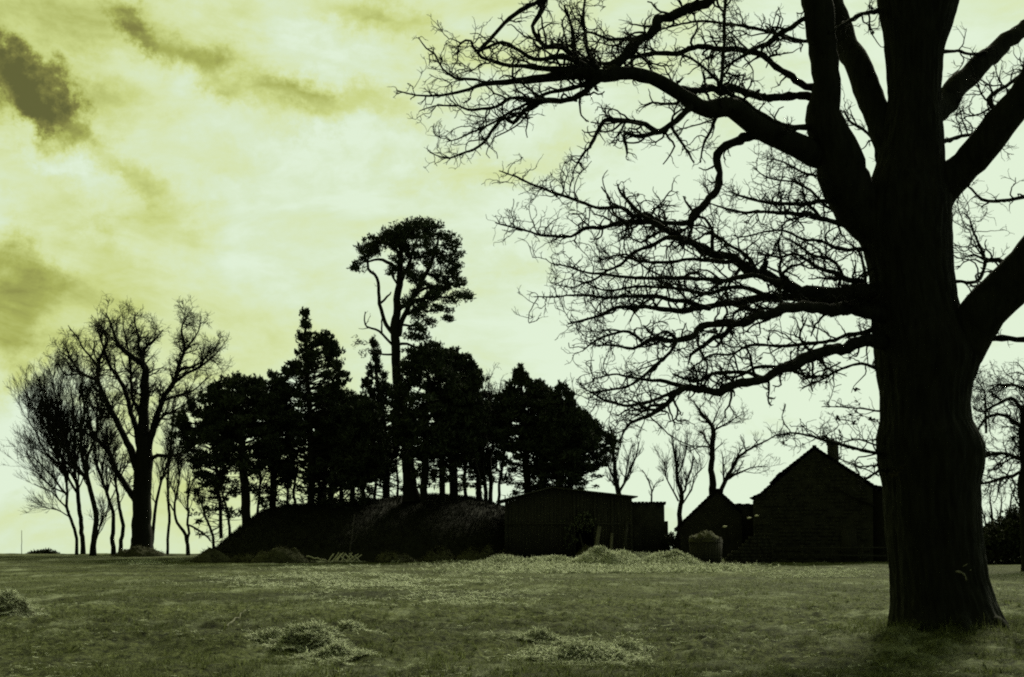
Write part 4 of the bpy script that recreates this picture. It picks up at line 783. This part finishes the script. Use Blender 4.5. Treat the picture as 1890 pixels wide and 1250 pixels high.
for i, (px, pt, pb, ln, wd, m, lab) in enumerate([(1096, 972, 1000, .35, .24, 'wood2', 'short pale plank leaning left of the barn doorway post'), (1126, 984, 1008, .12, .17, 'wood2', 'pale narrow plank standing in the middle of the barn front'),
        (1150, 962, 1028, .25, .2, 'wood', 'tall dull plank leaning at the right corner of the barn'), (1082, 985, 1028, -.4, .09, 'wood', 'thin pole leaning across the barn doorway')]):
    A = P(px, pb, 87.2); A[2] = ground_z(A[0], 87.2) - .02 if pb > 1010 else A[2]; B = P(px, pt, 87.75); B[0] += ln
    if pb <= 1010: A[2] = ground_z(A[0], 87.2) - .02
    s = Soup(); d = B - A; L = np.linalg.norm(d); s.box((0, 0, 0), (wd, .04, L))
    V = s.V[0]; zc = d / L; xc = unit(np.cross(zc, np.array([0, -1.0, 0]))); yc = np.cross(zc, xc); s.V[0] = V @ np.stack([xc, yc, zc]) + (A + B) / 2
    tag(s.build('plank', M[m]), lab, 'plank', 'planks leaning on the barn')
def ivy():
    rng = np.random.default_rng(4); Y = 87.85; f = Soup(); st = Soup()
    A = P(1050, 1020, Y); path = catmull(np.array([P(1046, 1028, Y), P(1050, 990, Y), P(1064, 962, Y), P(1085, 955, Y), P(1092, 975, Y)]), .2)
    st.tubes(path[None], np.full((1, len(path)), .03), 5)
    for q in range(46):
        c = path[rng.integers(len(path) // 4, len(path))] + rng.normal(size=3) * np.array([.30, .05, .2]); n = 10
        C = c + rng.normal(size=(n, 3)) * .10; U = unit(rng.normal(size=(n, 3)) + [0, -.3, .3]) * .06; Wv = unit(np.cross(U, rng.normal(size=(n, 3)))) * .06; f.cards(C, U, Wv)
    root = empty('climber', tuple(path[0]), 'straggling ivy climbing the barn front above the doorway', 'plant'); st.build('stem', M['bark2'], root); f.build('leaves', mat('ivy_leaf', (.03, .04, .02), (.12, .14, .08), 3, .5, island=.6), root)
ivy()
def flat_shed():
    Y = 95.0; G = ground_z(xz(1190, 1000, Y)[0], Y) - .3; rng = np.random.default_rng(2)
    root = empty('stone_shed', (*P(1195, 1000, Y)[:2], G), 'small flat-roofed stone shed joined behind the right end of the barn', 'shed')
    a, zt = xz(1150, 930, Y); b, _ = xz(1226, 928, Y); s = Soup(); s.box(((a + b) / 2, Y + 2, (G + zt) / 2), (b - a, 4, zt - G))
    c, z2 = xz(1232, 962, Y); s.box(((b + c) / 2 - .02, Y + 1.4, (G + z2) / 2), (c - b + .1, 2.2, z2 - G))
    s.build('wall', M['stone'], root)
    r = Soup(); r.box(((a + b) / 2 + .02, Y + 1.95, zt + .045), (b - a + .18, 4.2, .09))
    x = a
    while x < b: r.box((x + .11, Y - .12, zt + .11), (.2, .16, rng.uniform(.05, .09))); x += .24
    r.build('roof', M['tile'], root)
    d = Soup(); dx = xz(1172, 980, Y)[0]; d.box((dx, Y - .03, G + 1.2), (.9, .06, 2.2)); d.build('door', M['wood'], root)
XF[0] = (math.atan((1200 - 945) / F), tuple(P(1200, 960, 95)[:2])); flat_shed(); XF[0] = None
def tile_rows(s, rng, A, B, y0, y1, th=.05, step=.26):
    """courses of overlapping tiles between ridge A and eave B (x,z)"""
    A = np.array(A, float); B = np.array(B, float); L = np.linalg.norm(B - A); d = (B - A) / L; n = max(2, int(L / step)); nr = np.array([-d[1], d[0]]); nr = nr if nr[1] > 0 else -nr
    for i in range(n):
        p0 = A + d * (L * i / n - .05); p1 = A + d * (L * (i + 1) / n); y = y0 + rng.uniform(-.06, .05)
        a0 = p0 + nr * .01; a1 = p1 + nr * (.035 + rng.uniform(0, .03))
        q = [a0, a1, a1 + nr * th, a0 + nr * th]; V = [(p[0], y, p[1]) for p in q] + [(p[0], y1, p[1]) for p in q]
        s.add(V, [[0, 1, 2, 3], [7, 6, 5, 4], [0, 4, 5, 1], [1, 5, 6, 2], [2, 6, 7, 3], [3, 7, 4, 0]])
def outhouse():
    Y = 93.0; G = ground_z(xz(1310, 1030, Y)[0], Y) - .3; rng = np.random.default_rng(21)
    root = empty('outhouse', (*P(1315, 1030, Y)[:2], G), 'small outhouse with steep ragged roof left of the farmhouse', 'outhouse')
    eL = xz(1246, 978, Y); ap = xz(1323, 904, Y); eR = xz(1368, 945, Y); D = 5
    w = Soup(); poly_prism(w, [(eL[0] + .35, G), (eR[0], G), (eR[0], eR[1] - .15), (ap[0], ap[1] - .12), (eL[0] + .35, eL[1] + .2)], Y + .05, Y + D); w.build('wall', M['stone'], root)
    r = Soup(); dn = lambda p, q=.1: (p[0], p[1] - q)
    slab(r, dn(ap), dn(eL), Y - .16, Y + D - .1, .1); slab(r, dn((ap[0] + .012, ap[1])), dn(eR), Y - .16, Y + D - .1, .1); tile_rows(r, rng, ap, eL, Y - .2, Y + D); tile_rows(r, rng, (ap[0] + .01, ap[1] - .01), eR, Y - .2, Y + D)
    x0, x1 = xz(1312, 903, Y)[0], xz(1335, 903, Y)[0]; r.box(((x0 + x1) / 2, Y + D / 2, ap[1] + .0), (x1 - x0, D + .2, .14))
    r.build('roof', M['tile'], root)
    # low tiled link to the house
    l = Soup(); A = xz(1340, 931, Y + 1); B = xz(1395, 930, Y + 1)
    l.box(((A[0] + B[0]) / 2, Y + 3, (G + A[1] - .1) / 2), (B[0] - A[0], 3.6, A[1] - .1 - G)); l.build('lean_to', M['stone'], root)
    l = Soup(); x = A[0]
    while x < B[0]: l.box((x + .14, Y + 2.9, A[1] - .03 + rng.uniform(-.02, .05)), (.27, 3.9, .11)); x += .28
    l.build('coping', M['tile'], root)
XF[0] = (math.atan((1318 - 945) / F), tuple(P(1318, 980, 93)[:2])); outhouse(); XF[0] = None
def house():
    Y = 88.5; G = ground_z(xz(1510, 1036, Y)[0], Y) - .25; rng = np.random.default_rng(33); D = 9
    root = empty('farmhouse', (*P(1505, 1036, Y)[:2], G), 'old stone farmhouse with tall gable and chimney beside the oak trunk', 'house')
    ap = xz(1503, 826, Y); k1 = xz(1407, 911, Y); eL = xz(1386, 921, Y); k2 = xz(1608, 897, Y); eR = xz(1700, 918, Y)
    w = Soup(); wl = eL[0] + .15; st = w
    poly_prism(w, [(wl, G), (xz(1607, 980, Y)[0], G), (k2[0] - .02, k2[1] - .16), (ap[0], ap[1] - .12), (k1[0], k1[1] - .12), (wl, eL[1] - .12)], Y + .06, Y + D)
    # rough stone courses standing a little proud of the gable
    z = G + .2
    while z < ap[1] - .6:
        hw0 = np.interp(z, [G, eL[1], k1[1], ap[1]], [wl, wl, k1[0], ap[0]]) + .15; hw1 = np.interp(z, [G, k2[1], ap[1]], [k2[0] - .2, k2[0] - .2, ap[0]]) - .15
        x = hw0
        while x < hw1 - .3:
            l = rng.uniform(.22, .5)
            if rng.random() < .55: st.box((x + l / 2, Y + .05 - rng.uniform(0, .012), z + .1), (l - .03, .06, .19))
            x += l
        z += .23
    w.build('wall', M['stone'], root)
    c = Soup(); a2 = k2[0] - .02; b2 = eR[0]; c.add(*(lambda z0, z1: ([(a2, Y + .9, G), (b2, Y + .9, G), (b2, Y + .9, z1), (a2, Y + .9, z0), (a2, Y + D, G), (b2, Y + D, G), (b2, Y + D, z1), (a2, Y + D, z0)], [[0, 1, 2, 3], [5, 4, 7, 6], [1, 5, 6, 2], [4, 0, 3, 7]]))(k2[1] - .2, eR[1] - .2)); c.build('lean_to', M['stone'], root)
    r = Soup(); km = xz(1440, 876, Y); km2 = xz(1424, 894, Y); tile_rows(r, rng, ap, km, Y - .25, Y + D + .2); tile_rows(r, rng, (km[0] + .05, km[1] + .07), km2, Y - .3, Y + D + .2, .08); tile_rows(r, rng, (km2[0] + .02, km2[1] - .05), k1, Y - .25, Y + D + .2, .07); tile_rows(r, rng, k1, eL, Y - .25, Y + D + .2); tile_rows(r, rng, (ap[0] + .01, ap[1] - .015), k2, Y - .25, Y + D + .2); tile_rows(r, rng, k2, eR, Y + .45, Y + D + .2)
    r.box((ap[0], Y + D / 2, ap[1] + .07), (.26, D + .4, .12))
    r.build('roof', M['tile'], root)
    v = Soup(); lo = xz(1612, 936, Y); hi = xz(1577, 922, Y); slab(v, hi, lo, Y - .25, Y + .04, .09); slab(v, xz(1540, 903, Y), hi, Y - .12, Y + .04, .06); v.build('verge_board', M['dark'], root)
    ch = Soup(); x0, zt = xz(1526, 817, Y + 3); x1, _ = xz(1546, 817, Y + 3); x0 -= .64; x1 -= .64; zb = ap[1] - 2.2
    ch.box(((x0 + x1) / 2, Y + 3, (zb + zt) / 2), (x1 - x0, .9, zt - zb)); ch.box(((x0 + x1) / 2, Y + 3, zt - .12), (x1 - x0 + .1, 1.0, .12)); c_ = ch.build('chimney', M['stone'], root)
    pt = Soup()
    for dx in (0.,): pt.tubes(np.linspace([(x0 + x1) / 2 + dx, Y + 3, zt - .05], [(x0 + x1) / 2 + dx, Y + 3, zt + .2], 3)[None], np.array([[.12, .11, .13]]), 8)
    pt.build('chimney_pot', M['tile'], c_)
    dr = Soup(); dx = xz(1600, 980, Y)[0]; dr.box((xz(1565, 980, Y)[0], Y - .0, G + 1.25), (.95, .05, 2.1)); dr.build('door', M['wood'], root)

XF[0] = (math.atan((1500 - 945) / F), tuple(P(1500, 980, 88.5)[:2])); house(); XF[0] = None
def yard_wall():
    Y = 86.5; rng = np.random.default_rng(61); a = P(1335, 985, Y)[0]; b = P(1420, 985, Y)[0]; G = ground_z(a, Y); s = Soup()
    n = 7; z = G - .1
    for k in range(9):
        x = a + rng.uniform(0, .2)
        while x < b:
            l = rng.uniform(.2, .45); top = G + .25 + 2.2 * (x - a) / (b - a) ** 1.0
            if z < min(top, G + 2.0): s.box((x + l / 2, Y + rng.uniform(-.03, .03), z + .11), (l - .02, .4, .2))
            x += l
        z += .21
    o = s.build('stone_wall', M['stone']); tag(o, 'broken dry stone yard wall stepping up towards the farmhouse', 'wall')
    for i, (px, py, lab) in enumerate([(1338, 973, 'lowest pale stone lying on the broken yard wall'), (1383, 957, 'pale flat stone halfway along the wall by the farmhouse'), (1397, 953, 'highest pale flat stone next to the farmhouse corner')]):
        p = P(px, py, Y); s = Soup(); pts = []
        s.tubes(np.linspace(p - [.13, 0, 0], p + [.13, 0, .04], 5)[None], np.array([[.03, .06, .07, .05, .02]]), 7)
        s.V[0][:, 2] = np.maximum(s.V[0][:, 2], p[2] - .03)
        # rest it on a coping course
        q = Soup(); tag(s.build('stone', M['stick'], None, True), lab, 'stone', 'pale stones on the yard wall')
yard_wall()
def fence():
    Y = 86.2; a = P(1425, 1000, Y)[0]; b = P(1700, 1000, Y)[0]; root = empty('rail_fence', (a, Y, ground_z(a, Y)), 'low dark rail fence in front of the farmhouse wall', 'fence'); p = Soup(); x = a
    rng = np.random.default_rng(9); P_ = []
    while x <= b:
        g0 = ground_z(x, Y); s = Soup(); s.box((x, Y, g0 + .5), (.09, .09, 1.2), ry=rng.uniform(-.03, .03)); s.build('post', M['wood'], root); x += 1.8
    for z in (.45, .9):
        s = Soup(); s.box(((a + b) / 2, Y - .07, ground_z((a + b) / 2, Y) + z), (b - a, .035, .09), ry=.006 * (1 if z < .5 else -1)); s.build('rail', M['wood'], root)
fence()
def bin_():
    Y = 85.0; c = P(1303, 1033, Y); G = ground_z(c[0], Y); hw = 30 * Y / F; zt = P(1303, 993, Y)[2]; rng = np.random.default_rng(14)
    root = empty('hay_crib', (c[0], Y, G), 'round wooden stave crib heaped with hay beside the outhouse', 'crib')
    s = Soup(); n = 30
    for k in range(n):
        a = 2 * math.pi * k / n; r0 = hw * .88; r1 = hw * 1.0
        A = np.array([c[0] + math.cos(a) * r0, Y + math.sin(a) * r0, G - .05]); B = np.array([c[0] + math.cos(a) * r1, Y + math.sin(a) * r1, zt + rng.uniform(-.1, .08)])
        t_ = np.array([-math.sin(a), math.cos(a), 0]); o = np.array([math.cos(a), math.sin(a), 0]) * .02; w_ = t_ * (math.pi * hw / n * .93)
        V = [A - w_ - o, A + w_ - o, A + w_ + o, A - w_ + o, B - w_ - o, B + w_ - o, B + w_ + o, B - w_ + o]; s.add(V, [[0, 1, 2, 3], [7, 6, 5, 4], [0, 4, 5, 1], [1, 5, 6, 2], [2, 6, 7, 3], [3, 7, 4, 0]])
    s.build('staves', M['wood'], root)
    for zz, k in ((.25, .905), (.82, .985)):
        an = np.linspace(0, 2 * math.pi, 40); z = G + (zt - G) * zz; h = Soup(); h.tubes(np.stack([c[0] + np.cos(an) * (hw * k + .03), Y + np.sin(an) * (hw * k + .03), np.full(40, z)], -1)[None], np.full((1, 40), .03), 6); h.build('hoop', M['wood'], root)
    hp = heap_mesh(c[0], Y, hw * 1.02, hw * 1.0, .40, 77, zt - .14, .75, .5); tag(link('hay_heap', hp, M['compost'], None, True), 'dome of hay filling the round wooden crib', 'hay', 'hay heaps')
def heap_mesh(x, y, rx, ry, h, seed, zb, sharp=.85, lump=.2):
    rng = np.random.default_rng(seed); n, m_ = 46, 20; V = []; off = rng.uniform(0, 50)
    for i in range(m_ + 1):
        q = i / m_
        for j in range(n):
            a = 2 * math.pi * j / n; ct, st = math.cos(a), math.sin(a); e = 1 + .22 * mnoise.noise(Vector((ct * 1.2 + off, st * 1.2, 0)))
            px_, py_ = x + ct * rx * q * e, y + st * ry * q * e
            z = h * (1 - q ** 2) ** sharp; z *= 1 + .7 * mnoise.noise(Vector((px_ * 1.1, py_ * 1.1, off))); z += h * lump * mnoise.noise(Vector((px_ * 4, py_ * 4, off))) * (1 - q) ** .3 + h * lump * .7 * mnoise.noise(Vector((px_ * 10, py_ * 10, off))) * (q < .97)
            zb_ = zb(px_, py_) if callable(zb) else zb
            V.append((px_, py_, zb_ + max(z, -.02) - (.08 if i == m_ else 0)))
    i = np.arange(m_)[:, None] * n; j = np.arange(n)[None]; j2 = (j + 1) % n
    Q = np.stack([i + j, i + n + j, i + n + j2, i + j2], -1).reshape(-1, 4); return quads_mesh(np.array(V), Q, 'hay_heap')
bin_()

# ------------------------------------------------------------------ hay heaps
HEAPS = 'hay heaps'
def strands(rng, C, n, l, w, updraft=.35):
    """bent straws around points C"""
    c = C[rng.integers(0, len(C), n)]; d = unit(rng.normal(size=(n, 3)) * [1, 1, updraft]); L = rng.uniform(.4, 1.2, (n, 1)) * l
    bend = rng.normal(size=(n, 3)) * .25 * L; t = np.linspace(-.5, .5, 4)
    Pn = np.stack([c + d * L * q + bend * (q * q - .1) for q in t], 1); return Pn, np.full((n, 4), w) * rng.uniform(.6, 1.3, (n, 1))
def heap(px, py, wpx, hpx, label, seed, m='hay', sm='straw', n=900, sl_=.28, sw=.006, dep=.8, spread=1.25, sharp=.85, Y=None, lift=0.0):
    dd = HOR; Y = Y or EYE / ((py - HOR) / F); c = P(px, py, Y); rx = wpx / 2 * Y / F; h = hpx * Y / F; y = Y + rx * dep * .2
    root = empty('hay_heap', (c[0], y, ground_z(c[0], y)), label, 'hay', HEAPS)
    zb = lambda a, b: ground_z(a, b) - .02
    me = heap_mesh(c[0], y, rx, rx * dep, h, seed, zb, sharp); V = np.zeros(len(me.vertices) * 3); me.vertices.foreach_get('co', V); V = V.reshape(-1, 3)
    link('pile', me, M[m], root, True)
    rng = np.random.default_rng(seed + 500); s = Soup(); a, b = strands(rng, V[:-46] + rng.uniform(0, 1, (len(V) - 46, 1)) * [0, 0, .01 + lift], n, sl_, sw, .35 + lift * 8); s.tubes(a, b, 3)
    k = int(n * .45); an = rng.uniform(0, 6.28, k); q = rng.uniform(.75, spread, k); X = c[0] + np.cos(an) * rx * q; Yy = y + np.sin(an) * rx * dep * q
    G_ = gz(X, Yy) + .035; C = np.stack([X, Yy, G_], -1); a, b = strands(rng, C, k, sl_, sw, .18); s.tubes(a, b, 3)
    s.build('loose_straw', M[sm], root); return root
heap(14, 1141, 106, 38, 'dark hay heap cut by the left edge of the field', 101, m='compost', sm='straw', n=1500, sw=.004, spread=1.3)
heap(566, 1182, 100, 54, 'ragged hay heap with dark hollow in the left foreground', 102, m='compost', n=2800, sw=.005, sl_=.22, spread=1.5)
heap(622, 1190, 90, 17, 'low scatter of hay at the right foot of the ragged foreground heap', 103, n=3000, sw=.005, sl_=.2, spread=1.6)
heap(648, 1168, 60, 20, 'small tuft of hay lying behind the ragged foreground heap', 104, n=1800, sw=.005, sl_=.2, spread=1.7)
heap(505, 1176, 55, 12, 'thin wisp of hay left of the ragged foreground heap', 105, n=1400, sw=.005, sl_=.2, spread=1.7)
heap(1070, 1192, 190, 30, 'wide low scatter of hay in the centre foreground', 106, m='hay', n=9000, sw=.0055, sl_=.24, spread=1.35, sharp=.9)
heap(1000, 1172, 70, 14, 'small hay tuft at the left back of the wide foreground scatter', 107, n=1500, sw=.004, sl_=.2, spread=1.6)
heap(1150, 1180, 76, 14, 'small hay tuft at the right end of the wide foreground scatter', 108, n=1500, sw=.004, sl_=.2, spread=1.6)
far = dict(sl_=.45, sw=.012)
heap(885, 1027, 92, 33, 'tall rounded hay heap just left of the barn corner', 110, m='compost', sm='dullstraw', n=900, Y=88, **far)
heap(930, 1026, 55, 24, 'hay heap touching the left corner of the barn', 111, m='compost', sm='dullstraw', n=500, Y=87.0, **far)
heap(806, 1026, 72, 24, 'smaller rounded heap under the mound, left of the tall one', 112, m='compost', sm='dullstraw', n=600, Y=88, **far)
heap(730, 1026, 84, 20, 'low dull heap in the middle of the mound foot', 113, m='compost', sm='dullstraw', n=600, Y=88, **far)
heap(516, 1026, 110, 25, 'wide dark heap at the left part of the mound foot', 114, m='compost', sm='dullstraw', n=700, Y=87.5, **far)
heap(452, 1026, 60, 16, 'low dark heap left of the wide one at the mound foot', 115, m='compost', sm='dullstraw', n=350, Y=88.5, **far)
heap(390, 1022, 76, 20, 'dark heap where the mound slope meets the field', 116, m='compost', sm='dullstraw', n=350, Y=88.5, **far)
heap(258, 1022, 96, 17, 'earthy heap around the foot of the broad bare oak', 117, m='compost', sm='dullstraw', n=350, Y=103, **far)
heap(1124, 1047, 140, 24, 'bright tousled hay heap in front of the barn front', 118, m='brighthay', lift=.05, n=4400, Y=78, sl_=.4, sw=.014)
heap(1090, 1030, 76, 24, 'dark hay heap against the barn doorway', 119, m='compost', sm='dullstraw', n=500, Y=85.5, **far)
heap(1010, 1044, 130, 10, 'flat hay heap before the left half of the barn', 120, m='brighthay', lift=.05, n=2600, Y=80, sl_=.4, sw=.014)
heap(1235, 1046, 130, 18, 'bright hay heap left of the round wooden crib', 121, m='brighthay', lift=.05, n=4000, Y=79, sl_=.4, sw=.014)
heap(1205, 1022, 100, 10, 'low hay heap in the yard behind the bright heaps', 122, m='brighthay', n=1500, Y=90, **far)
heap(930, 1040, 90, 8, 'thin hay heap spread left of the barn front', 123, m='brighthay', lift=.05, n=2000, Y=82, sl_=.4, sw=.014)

# loose hay strewn over the field, uncountable
def loose():
    rng = np.random.default_rng(900); s = Soup(); C = []
    def band(n, x0, x1, y0, y1, sg=None):
        px = rng.uniform(x0, x1, n) if sg is None else rng.normal((x0 + x1) / 2, (x1 - x0) / 4, n); py = rng.uniform(y0, y1, n)
        Yv = EYE * F / (py - HOR); X = (px - 945) / F * Yv * 1.0; return X, Yv
    for n, x0, x1, y0, y1, l, w, sg in [(26000, 860, 1340, 1033, 1056, .40, .014, 1), (9000, 1170, 1280, 1018, 1034, .4, .013, 1), (17000, 420, 900, 1058, 1086, .25, .010, 1), (7000, 560, 1000, 1072, 1115, .2, .007, 1), (1500, 230, 330, 1034, 1042, .3, .010, 1),
                                    (2200, 1380, 1640, 1052, 1066, .25, .007, 1), (1800, 500, 700, 1040, 1052, .3, .009, 1), (7000, 0, 1890, 1045, 1245, .11, .004, None), (1600, 900, 1220, 1150, 1205, .22, .004, 1), (1200, 460, 690, 1165, 1200, .2, .004, 1)]:
        X, Yv = band(n, x0, x1, y0, y1, sg); Yv = np.clip(Yv, 15, 104)
        # drift into patches
        k = np.sin(X * 1.7 + Yv * .6) + np.sin(X * .63 - Yv * .35 + 2) + rng.normal(size=n) * .5 + 5 * vnoise(X * 1.1 + 7, Yv * .9) + 3 * vnoise(X * 3.1, Yv * 2.4); ok = k > (-.1 if w < .0125 else -1.1); X, Yv = X[ok], Yv[ok]
        Z = gz(X, Yv) + np.where(w > .0125, .10 * rng.random(len(X)), .03); a, b = strands(rng, np.stack([X, Yv, Z], -1), len(X), l, w, .5 if w > .0125 else .2); s.tubes(a, b, 3)
    tag(s.build('loose_hay', M['straw']), 'pale loose hay strewn across the mown field', 'hay', kind='stuff')
loose()
# ------------------------------------------------------------------ grass
def grass():
    rng = np.random.default_rng(31); n = 520000
    px = rng.uniform(-350, 2240, n); py = HOR + 40 + (300 - 40) * rng.random(n) ** .8
    Y = EYE * F / (py - HOR); X = (px - 945) / F * Y
    pat = np.sin(X * .9 + Y * .5) * np.sin(X * .37 - Y * .8 + 1) + np.sin(X * 2.6 + 1.5 * Y) * .5
    pat = .5 * pat + 2.4 * vnoise(X * 1.9, Y * 1.9) + 2.6 * vnoise(X * 4.5 + 30, Y * 4.5); keep = rng.random(n) < .5 + .55 * pat; X, Y = X[keep], Y[keep]; n = len(X)
    k_ = 9000; aa = rng.uniform(0, 6.28, k_); qq = rng.uniform(.95, 1.9, k_) ** 1.2; c_ = P(1750, 1165, OY); X[:k_] = c_[0] + np.cos(aa) * qq; Y[:k_] = OY + np.sin(aa) * qq
    tall = np.ones(n); tall[:k_] = 1 + 2.2 * rng.random(k_) ** 2 / qq; bb = rng.integers(0, 70, n - k_); hot = rng.random(n - k_) < .03; idx = np.where(hot)[0] + k_; tall[idx] *= 2.0
    Z = gz(X, Y) - .005; h = tall * rng.uniform(.015, .06, n) * (1 + .6 * np.clip(pat[keep], -1, 1)) ; w = .0030 * np.clip(Y / 22, 1, 3.0)
    az = rng.uniform(0, 6.28, n); lean = rng.uniform(.2, 2.2, n) * h
    A = np.stack([X, Y, Z], -1); side = np.stack([np.cos(az), np.sin(az), 0 * az], -1) * w[:, None]; fw = np.stack([-np.sin(az), np.cos(az), 0 * az], -1)
    T = A + fw * lean[:, None] + np.stack([0 * h, 0 * h, h], -1)
    V = np.stack([A - side, A + side, T + side * .35, T - side * .35], 1).reshape(-1, 3)
    me = quads_mesh(V, np.arange(n * 4).reshape(n, 4), 'grass'); tag(link('grass', me, M['blade']), 'short rough pasture grass covering the field', 'grass', kind='stuff')
grass()
def mound_grass():
    rng = np.random.default_rng(32); n = 60000; X = rng.uniform(cx[0], cx[-1], n); Y = rng.uniform(91, 108, n); Z = mound_z(X, Y); ok = Z > .1; X, Y, Z = X[ok], Y[ok], Z[ok]; n = len(X)
    az = rng.uniform(0, 6.28, n); h = rng.uniform(.08, .26, n); side = np.stack([np.cos(az), np.sin(az), 0 * az], -1) * .018; A = np.stack([X, Y, Z - .03], -1); T = A + np.stack([rng.normal(size=n) * .08, rng.normal(size=n) * .08, h], -1)
    V = np.stack([A - side, A + side, T + side * .3, T - side * .3], 1).reshape(-1, 3)
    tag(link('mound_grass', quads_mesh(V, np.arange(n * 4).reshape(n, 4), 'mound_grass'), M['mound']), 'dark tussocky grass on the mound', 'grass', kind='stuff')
mound_grass()

def weeds():
    rng = np.random.default_rng(55); n = 2600; px = rng.uniform(-300, 2200, n); py = HOR + 55 + 210 * rng.random(n); Y = EYE * F / (py - HOR); X = (px - 945) / F * Y
    ok = vnoise(X * .6 + 3, Y * .6) + .5 * vnoise(X * 2, Y * 2) > .02; X, Y = X[ok], Y[ok]; s = Soup()
    for k in range(9):
        n = len(X); l = rng.uniform(.05, .13, (n, 1)); az = rng.uniform(0, 6.28, n); A = np.stack([X + rng.normal(size=n) * .03, Y + rng.normal(size=n) * .03, 0 * X], -1); A[:, 2] = gz(A[:, 0], A[:, 1])
        d = unit(np.stack([np.cos(az), np.sin(az), rng.uniform(.3, 1.6, n)], -1)); C = A + d * l * .5; sd = unit(np.cross(d, [0, 0, 1.0])) * .008; s.cards(C, d * l * .5, sd)
    tag(s.build('weeds', M['blade']), 'coarse weed rosettes and tufts scattered in the pasture', 'weeds', kind='stuff')
weeds()

# ------------------------------------------------------------------ small things
def stick_pile():
    rng = np.random.default_rng(70); Y = 88.3
    for i, (x0, y0, x1, y1) in enumerate([(606,1018,616,1013),(612,1022,626,1009),(618,1023,630,1013),(622,1022,634,1010),(631,1022,638,1012),(638,1022,650,1010),(636,1013,652,1021),(645,1012,658,1020),(648,1022,668,1016),(654,1019,666,1022),(628,1020,644,1023),(640,1018,662,1014)]):
        A, B = P(x0, y0, Y - i * .04), P(x1, y1, Y + .25 - i * .04)
        for q in (A, B): gq = ground_z(q[0], q[1]); q[2] = gq + max(.03, (q[2] - gq) * .62)
        if y0 > y1: A[2] = ground_z(A[0], A[1]) + .01
        else: B[2] = ground_z(B[0], B[1]) + .01
        s = Soup(); mid = (A + B) / 2 + rng.normal(size=3) * .03; s.tubes(catmull(np.array([A, mid, B]), .15)[None], np.linspace(.045, .03, len(catmull(np.array([A, mid, B]), .15)))[None], 6)
        tag(s.build('stick', M['stick'], None, True), 'peeled white stick in the little pile at the mound foot', 'stick', 'peeled white sticks piled at the mound foot')
stick_pile()
def pole(name, A, B, r0, r1, m, lab, cat, n=8, wob=.02, seed=1):
    rng = np.random.default_rng(seed); p = np.linspace(A, B, n); p[1:-1] += rng.normal(size=(n - 2, 3)) * wob; s = Soup(); s.tubes(p[None], np.linspace(r0, r1, n)[None], 7); return tag(s.build(name, M[m], None, True), lab, cat)
A = P(645, 1012, 90); A[2] = ground_z(A[0], 90) - .05; pole('pole', A, P(654, 948, 93), .035, .022, 'wood', 'tall dull pole leaning against the mound behind the white sticks', 'pole', seed=2)
A = P(40, 1024, 109); A[2] = ground_z(A[0], 109) - .2; pole('pole', A, P(40, 979, 109), .028, .020, 'wood2', 'lone thin upright pole on the skyline at the far left', 'pole', wob=.004, seed=3)
A = P(566, 1010, 90.2); B = P(602, 1015, 90.0); A[2] = ground_z(A[0], 90.2) + .28; B[2] = ground_z(B[0], 90) + .04; pole('branch_wood', A, B, .045, .03, 'stick', 'pale fallen bough lying between dark heap and white sticks', 'branch', seed=4)
def on(px, py): Yv = EYE * F / (py - HOR); x = (px - 945) / F * Yv; return np.array([x, Yv, ground_z(x, Yv) + .025])
A, B = on(428, 1155), on(462, 1136); A[2] += .04; B[2] += .12; pole('fallen_branch', A, B, .018, .009, 'wood2', 'pale fallen stick lying in the grass left of the foreground hay', 'branch', seed=5)
A, B = on(89, 1135), on(95, 1129); B[2] += .03; pole('wood_chip', A, B, .02, .014, 'scar', 'bright splinter of wood lying right of the left-edge heap', 'branch', seed=6, wob=.003)
